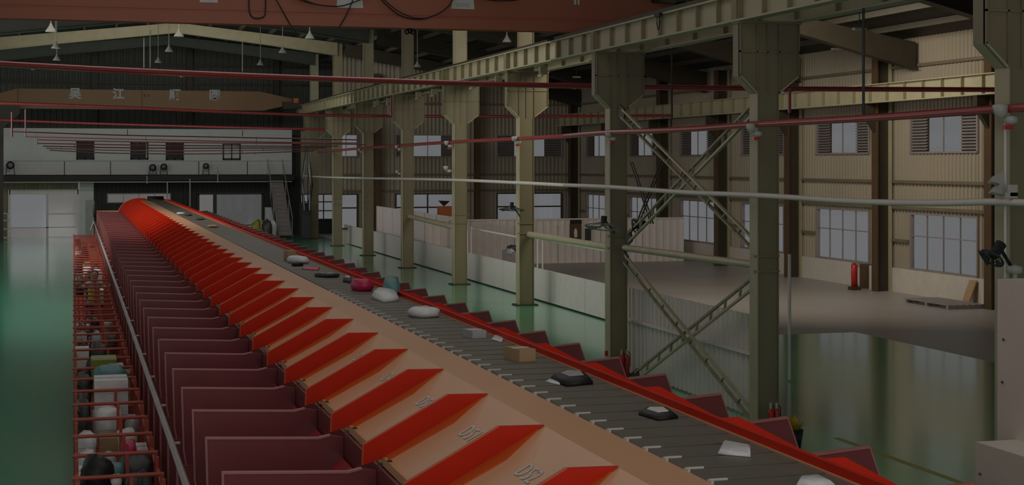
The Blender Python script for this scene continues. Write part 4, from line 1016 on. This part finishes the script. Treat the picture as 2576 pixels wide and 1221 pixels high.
# small things round the aisle
def pot(u, v, label):
    p = az(u, v, 0); t = thing('potted_plant', p, label, 'plant')
    MB().lathe([(0, 0), (.10, 0), (.14, .26), (.12, .26), (.11, .22), (0, .22)], p, 12).build('pot', M['black'], t)
    r_ = random.Random(3); b = MB()
    for k in range(40):
        an = r_.uniform(0, 6.28); el = r_.uniform(.2, 1.3); L = r_.uniform(.12, .3)
        q = p + Vector((math.cos(an) * math.cos(el) * L, math.sin(an) * math.cos(el) * L, .24 + math.sin(el) * L))
        s_ = Vector((-math.sin(an), math.cos(an), 0)) * .03
        base = p + Vector((0, 0, .22)); b.add([base, (base + q) / 2 + s_, q, (base + q) / 2 - s_], [(0, 1, 2, 3)])
    o = b.build('leaves', M['leaf'], t); o['kind'] = 'stuff'
pot(1996, 1128, 'yellow leafy plant in a black pot beside the braced bay')
for i, (u, Y) in enumerate(((1558, 27.3), (1572, 27.3), (1930, 20.7), (1945, 20.7))):
    p = ay(u, 600, Y); t = thing('fire_extinguisher', (p.x, Y - .12, 0), 'red fire extinguisher at the foot of the %s braced-bay column, %s one' % ('left' if i < 2 else 'right', 'left' if i % 2 == 0 else 'right'), 'extinguisher', 'fire extinguishers by the columns')
    MB().lathe([(0, 0), (.045, 0), (.045, .38), (.02, .44), (0, .44)], (p.x, Y - .12, 0), 10).build('bottle', M['red'], t)
    MB().tube([(p.x, Y - .12, .44), (p.x, Y - .12, .52)], .02, 6).build('valve', M['lampw'], t)
    MB().tube([(p.x + .01, Y - .12, .5), (p.x + .05, Y - .13, .45), (p.x + .055, Y - .13, .2)], .008, 5).build('hose', M['black'], t)
p = ax(1526, 890, 9.6)
tag(MB().box(p.x - .03, p.x + .03, p.y, p.y + .02, p.z - .05, p.z + .05).build('warning_sign', M['red']), 'small red sign low on the left braced-bay column', 'sign')
# goods above the far partition
t = thing('machine', (16.8, 62, 0), 'orange machine top showing above the pale partition', 'machine')
a = ay(1108, 545, 62); c_ = ay(1137, 520, 62)
MB().box(a.x, c_.x + .1, 62, 62.6, 1.0, c_.z).build('hopper', M['orange'], t)
MB().add([(a.x - .1, 62, c_.z + .25), (a.x + .2, 62, c_.z + .05), (a.x + .5, 62.4, c_.z + .22), (a.x + .25, 62.5, c_.z)], [(0, 1, 3), (0, 3, 2), (1, 2, 3), (0, 2, 1)]).build('top_part', M['rust'], t)
MB().box(a.x + .05, c_.x, 62.05, 62.5, 0, 1.0).build('stand', M['darksteel'], t)
t = thing('poster_board', ay(1447, 605, 58.9), 'dark red poster board with a white figure on the cross partition', 'poster')
a, c_ = ay(1433, 608, 58.9), ay(1462, 563, 58.9)
MB().box(a.x, c_.x, 58.86, 58.92, a.z, c_.z).build('board', M['rust'], t); MB().box(a.x, c_.x, 58.84, 58.86, c_.z - .0, c_.z + .16).build('header', M['black'], t)
MB().blob(((a.x + c_.x) / 2, 58.85, (a.z + c_.z) / 2 - .05), .07, .01, .22, 2).build('printed_shape', M['paper'], t)
a, c_ = ay(1472, 605, 58.9), ay(1486, 575, 58.9)
tag(MB().box(a.x, c_.x, 58.85, 58.92, a.z, c_.z).build('notice_board', M['dgrey']), 'narrow grey notice board right of the red poster', 'board')
t = thing('storage_box', (14.1, 40, 0), 'cluttered grey box behind the low partition left of the fifth column', 'box')
a = ax(1270, 650, 13.6); c_ = ax(1302, 628, 13.6)
MB().box(13.5, 13.9, c_.y, a.y, 0, 1.15).build('box', M['louver'], t); MB().blob((13.65, (a.y + c_.y) / 2, 1.22), .15, .4, .12, 4, .4).build('cloth', M['dgrey'], t)
MB().blob((13.55, c_.y + .6, 1.12), .1, .3, .12, 6, .4).build('paper', M['lgrey'], t)
a = ay(945, 575, 62)
# cabinets along the right wall
for i, (ua, ub, vt, m, l) in enumerate(((2141, 2163, 662, 'plinth', 'pale'), (2163, 2184, 664, 'rust', 'brown'), (2186, 2201, 668, 'plinth', 'off-white'))):
    a, c_ = ax(ua, vt, XW - .35), ax(ub, vt, XW - .35)
    o = MB().box(XW - .35, XW - .12, c_.y, a.y, 0, a.z).build('locker', M['louver'] if i == 0 else M[m]); MB().box(XW - .36, XW - .35, c_.y + .05, a.y - .05, .1, a.z - .1).build('door', M[m], o)
    tag(o, '%s low locker against the right wall plinth' % l, 'locker')
p = ax(2196, 690, XW - .3)
t = thing('fire_extinguisher', (XW - .95, p.y, 0), 'red fire extinguisher on its stand beside the right wall lockers', 'extinguisher')
MB().lathe([(0, .1), (.1, .1), (.1, .75), (.03, .85), (0, .85)], (XW - .95, p.y, 0), 10).build('bottle', M['red'], t); MB().box(XW - 1.1, XW - .8, p.y - .15, p.y + .15, 0, .1).build('stand', M['darksteel'], t)
p = ax(2440, 735, XW - .4)
t = thing('pallet', (XW - 1.2, p.y, 0), 'flat grey pallet on the floor near the last visible window', 'pallet')
for k in range(6): MB().box(XW - 1.7 + k * .2, XW - 1.56 + k * .2, p.y - 1.0, p.y + 1.4, .1, .12).build('deck_board', M['louver'], t)
for k in range(3): MB().box(XW - 1.7, XW - .55, p.y - 1.0 + k * 1.1, p.y - .9 + k * 1.1, 0, .1).build('bearer', M['louver'], t)
tag(MB().bar((XW - .42, p.y + .2, .03), (XW - .16, p.y + .2, .68), .35, .04).build('leaning_board', M['carton']), 'small brown board leaning on the right wall above the pallet', 'board')
# heap by the far right doorway
t = thing('goods_heap', (9.3, 80, 0), 'yellowish heap of wrapped goods by the far right doorway', 'goods')
for k in range(4): MB().blob((9.0 + k * .28, 80 + (k % 2) * .3, .55), .24, .3, .5, k, .4).build('bundle', [M['lime'], M['yellow'], M['dgrey'], M['plastic']][k], t)
# dark gantry above the aisle at right : lamps
for i, (u, v, Y) in enumerate(((1450, 196, 60), (2162, 76, 34), (2105, 126, 44))):
    p = ay(u, v, Y)
    t = thing('aisle_lamp', p, 'slim white lamp under the dark aisle roof, %s' % ('far one', 'right one', 'middle one')[i], 'lamp', 'aisle lamps')
    MB().box(p.x - .16, p.x + .16, p.y - .08, p.y + .08, p.z, p.z + .06).build('tube_housing', M['lampw'], t); MB().tube([p + Vector((0, 0, .05)), p + Vector((0, 0, .9))], .012, 5).build('rod', M['dgrey'], t)

q = ax(1986, 640, 12.6); tag(MB().tube([(q.x, q.y, .03), (q.x, q.y, q.z)], .03, 6).build('post', M['white']), 'slim white post on the floor just right of the braced bay', 'post')

for i, ((u0, v0), (u1, v1)) in enumerate((((1668, 402), (1604, 562)), ((1588, 408), (1640, 562)))):
    a_, b_ = ax(u0, v0, 12.8 + .2 * i), ax(u1, v1, 12.8 + .2 * i)
    t = thing('rod_brace', a_, 'thin dark double-rod brace seen behind the left braced-bay column, %s one' % ('left leaning', 'right leaning')[i], 'brace')
    for k in (-1, 1): MB().tube([a_ + Vector((0, .08 * k, 0)), b_ + Vector((0, .08 * k, 0))], .022, 6).build('rod', M['darksteel'], t)
    for k in (.3, .6, .9): c_ = a_.lerp(b_, k); MB().bar(c_ + Vector((0, -.09, 0)), c_ + Vector((0, .09, 0)), .03, .02).build('batten', M['darksteel'], t)
tag(MB().tube([ax(1612, 142, 10.6), ax(1565, 212, 10.6)], .02, 6).build('diagonal_rod', M['black']), 'short black diagonal rod in front of the left braced-bay column head', 'rod')
p = ax(1656, 38, 9.3); t = thing('hanging_cable', p, 'short dark cable hook hanging on the near crane beam', 'cable')
MB().box(p.x - .03, p.x + .03, p.y - .12, p.y + .12, p.z - .03, p.z + .03).build('clamp', M['black'], t)
for k in (-1, 1): MB().tube([p + Vector((0, .05 * k, 0)), p + Vector((0, .07 * k, -.12)), p + Vector((0, .02 * k, -.24))], .009, 6).build('cable', M['black'], t)
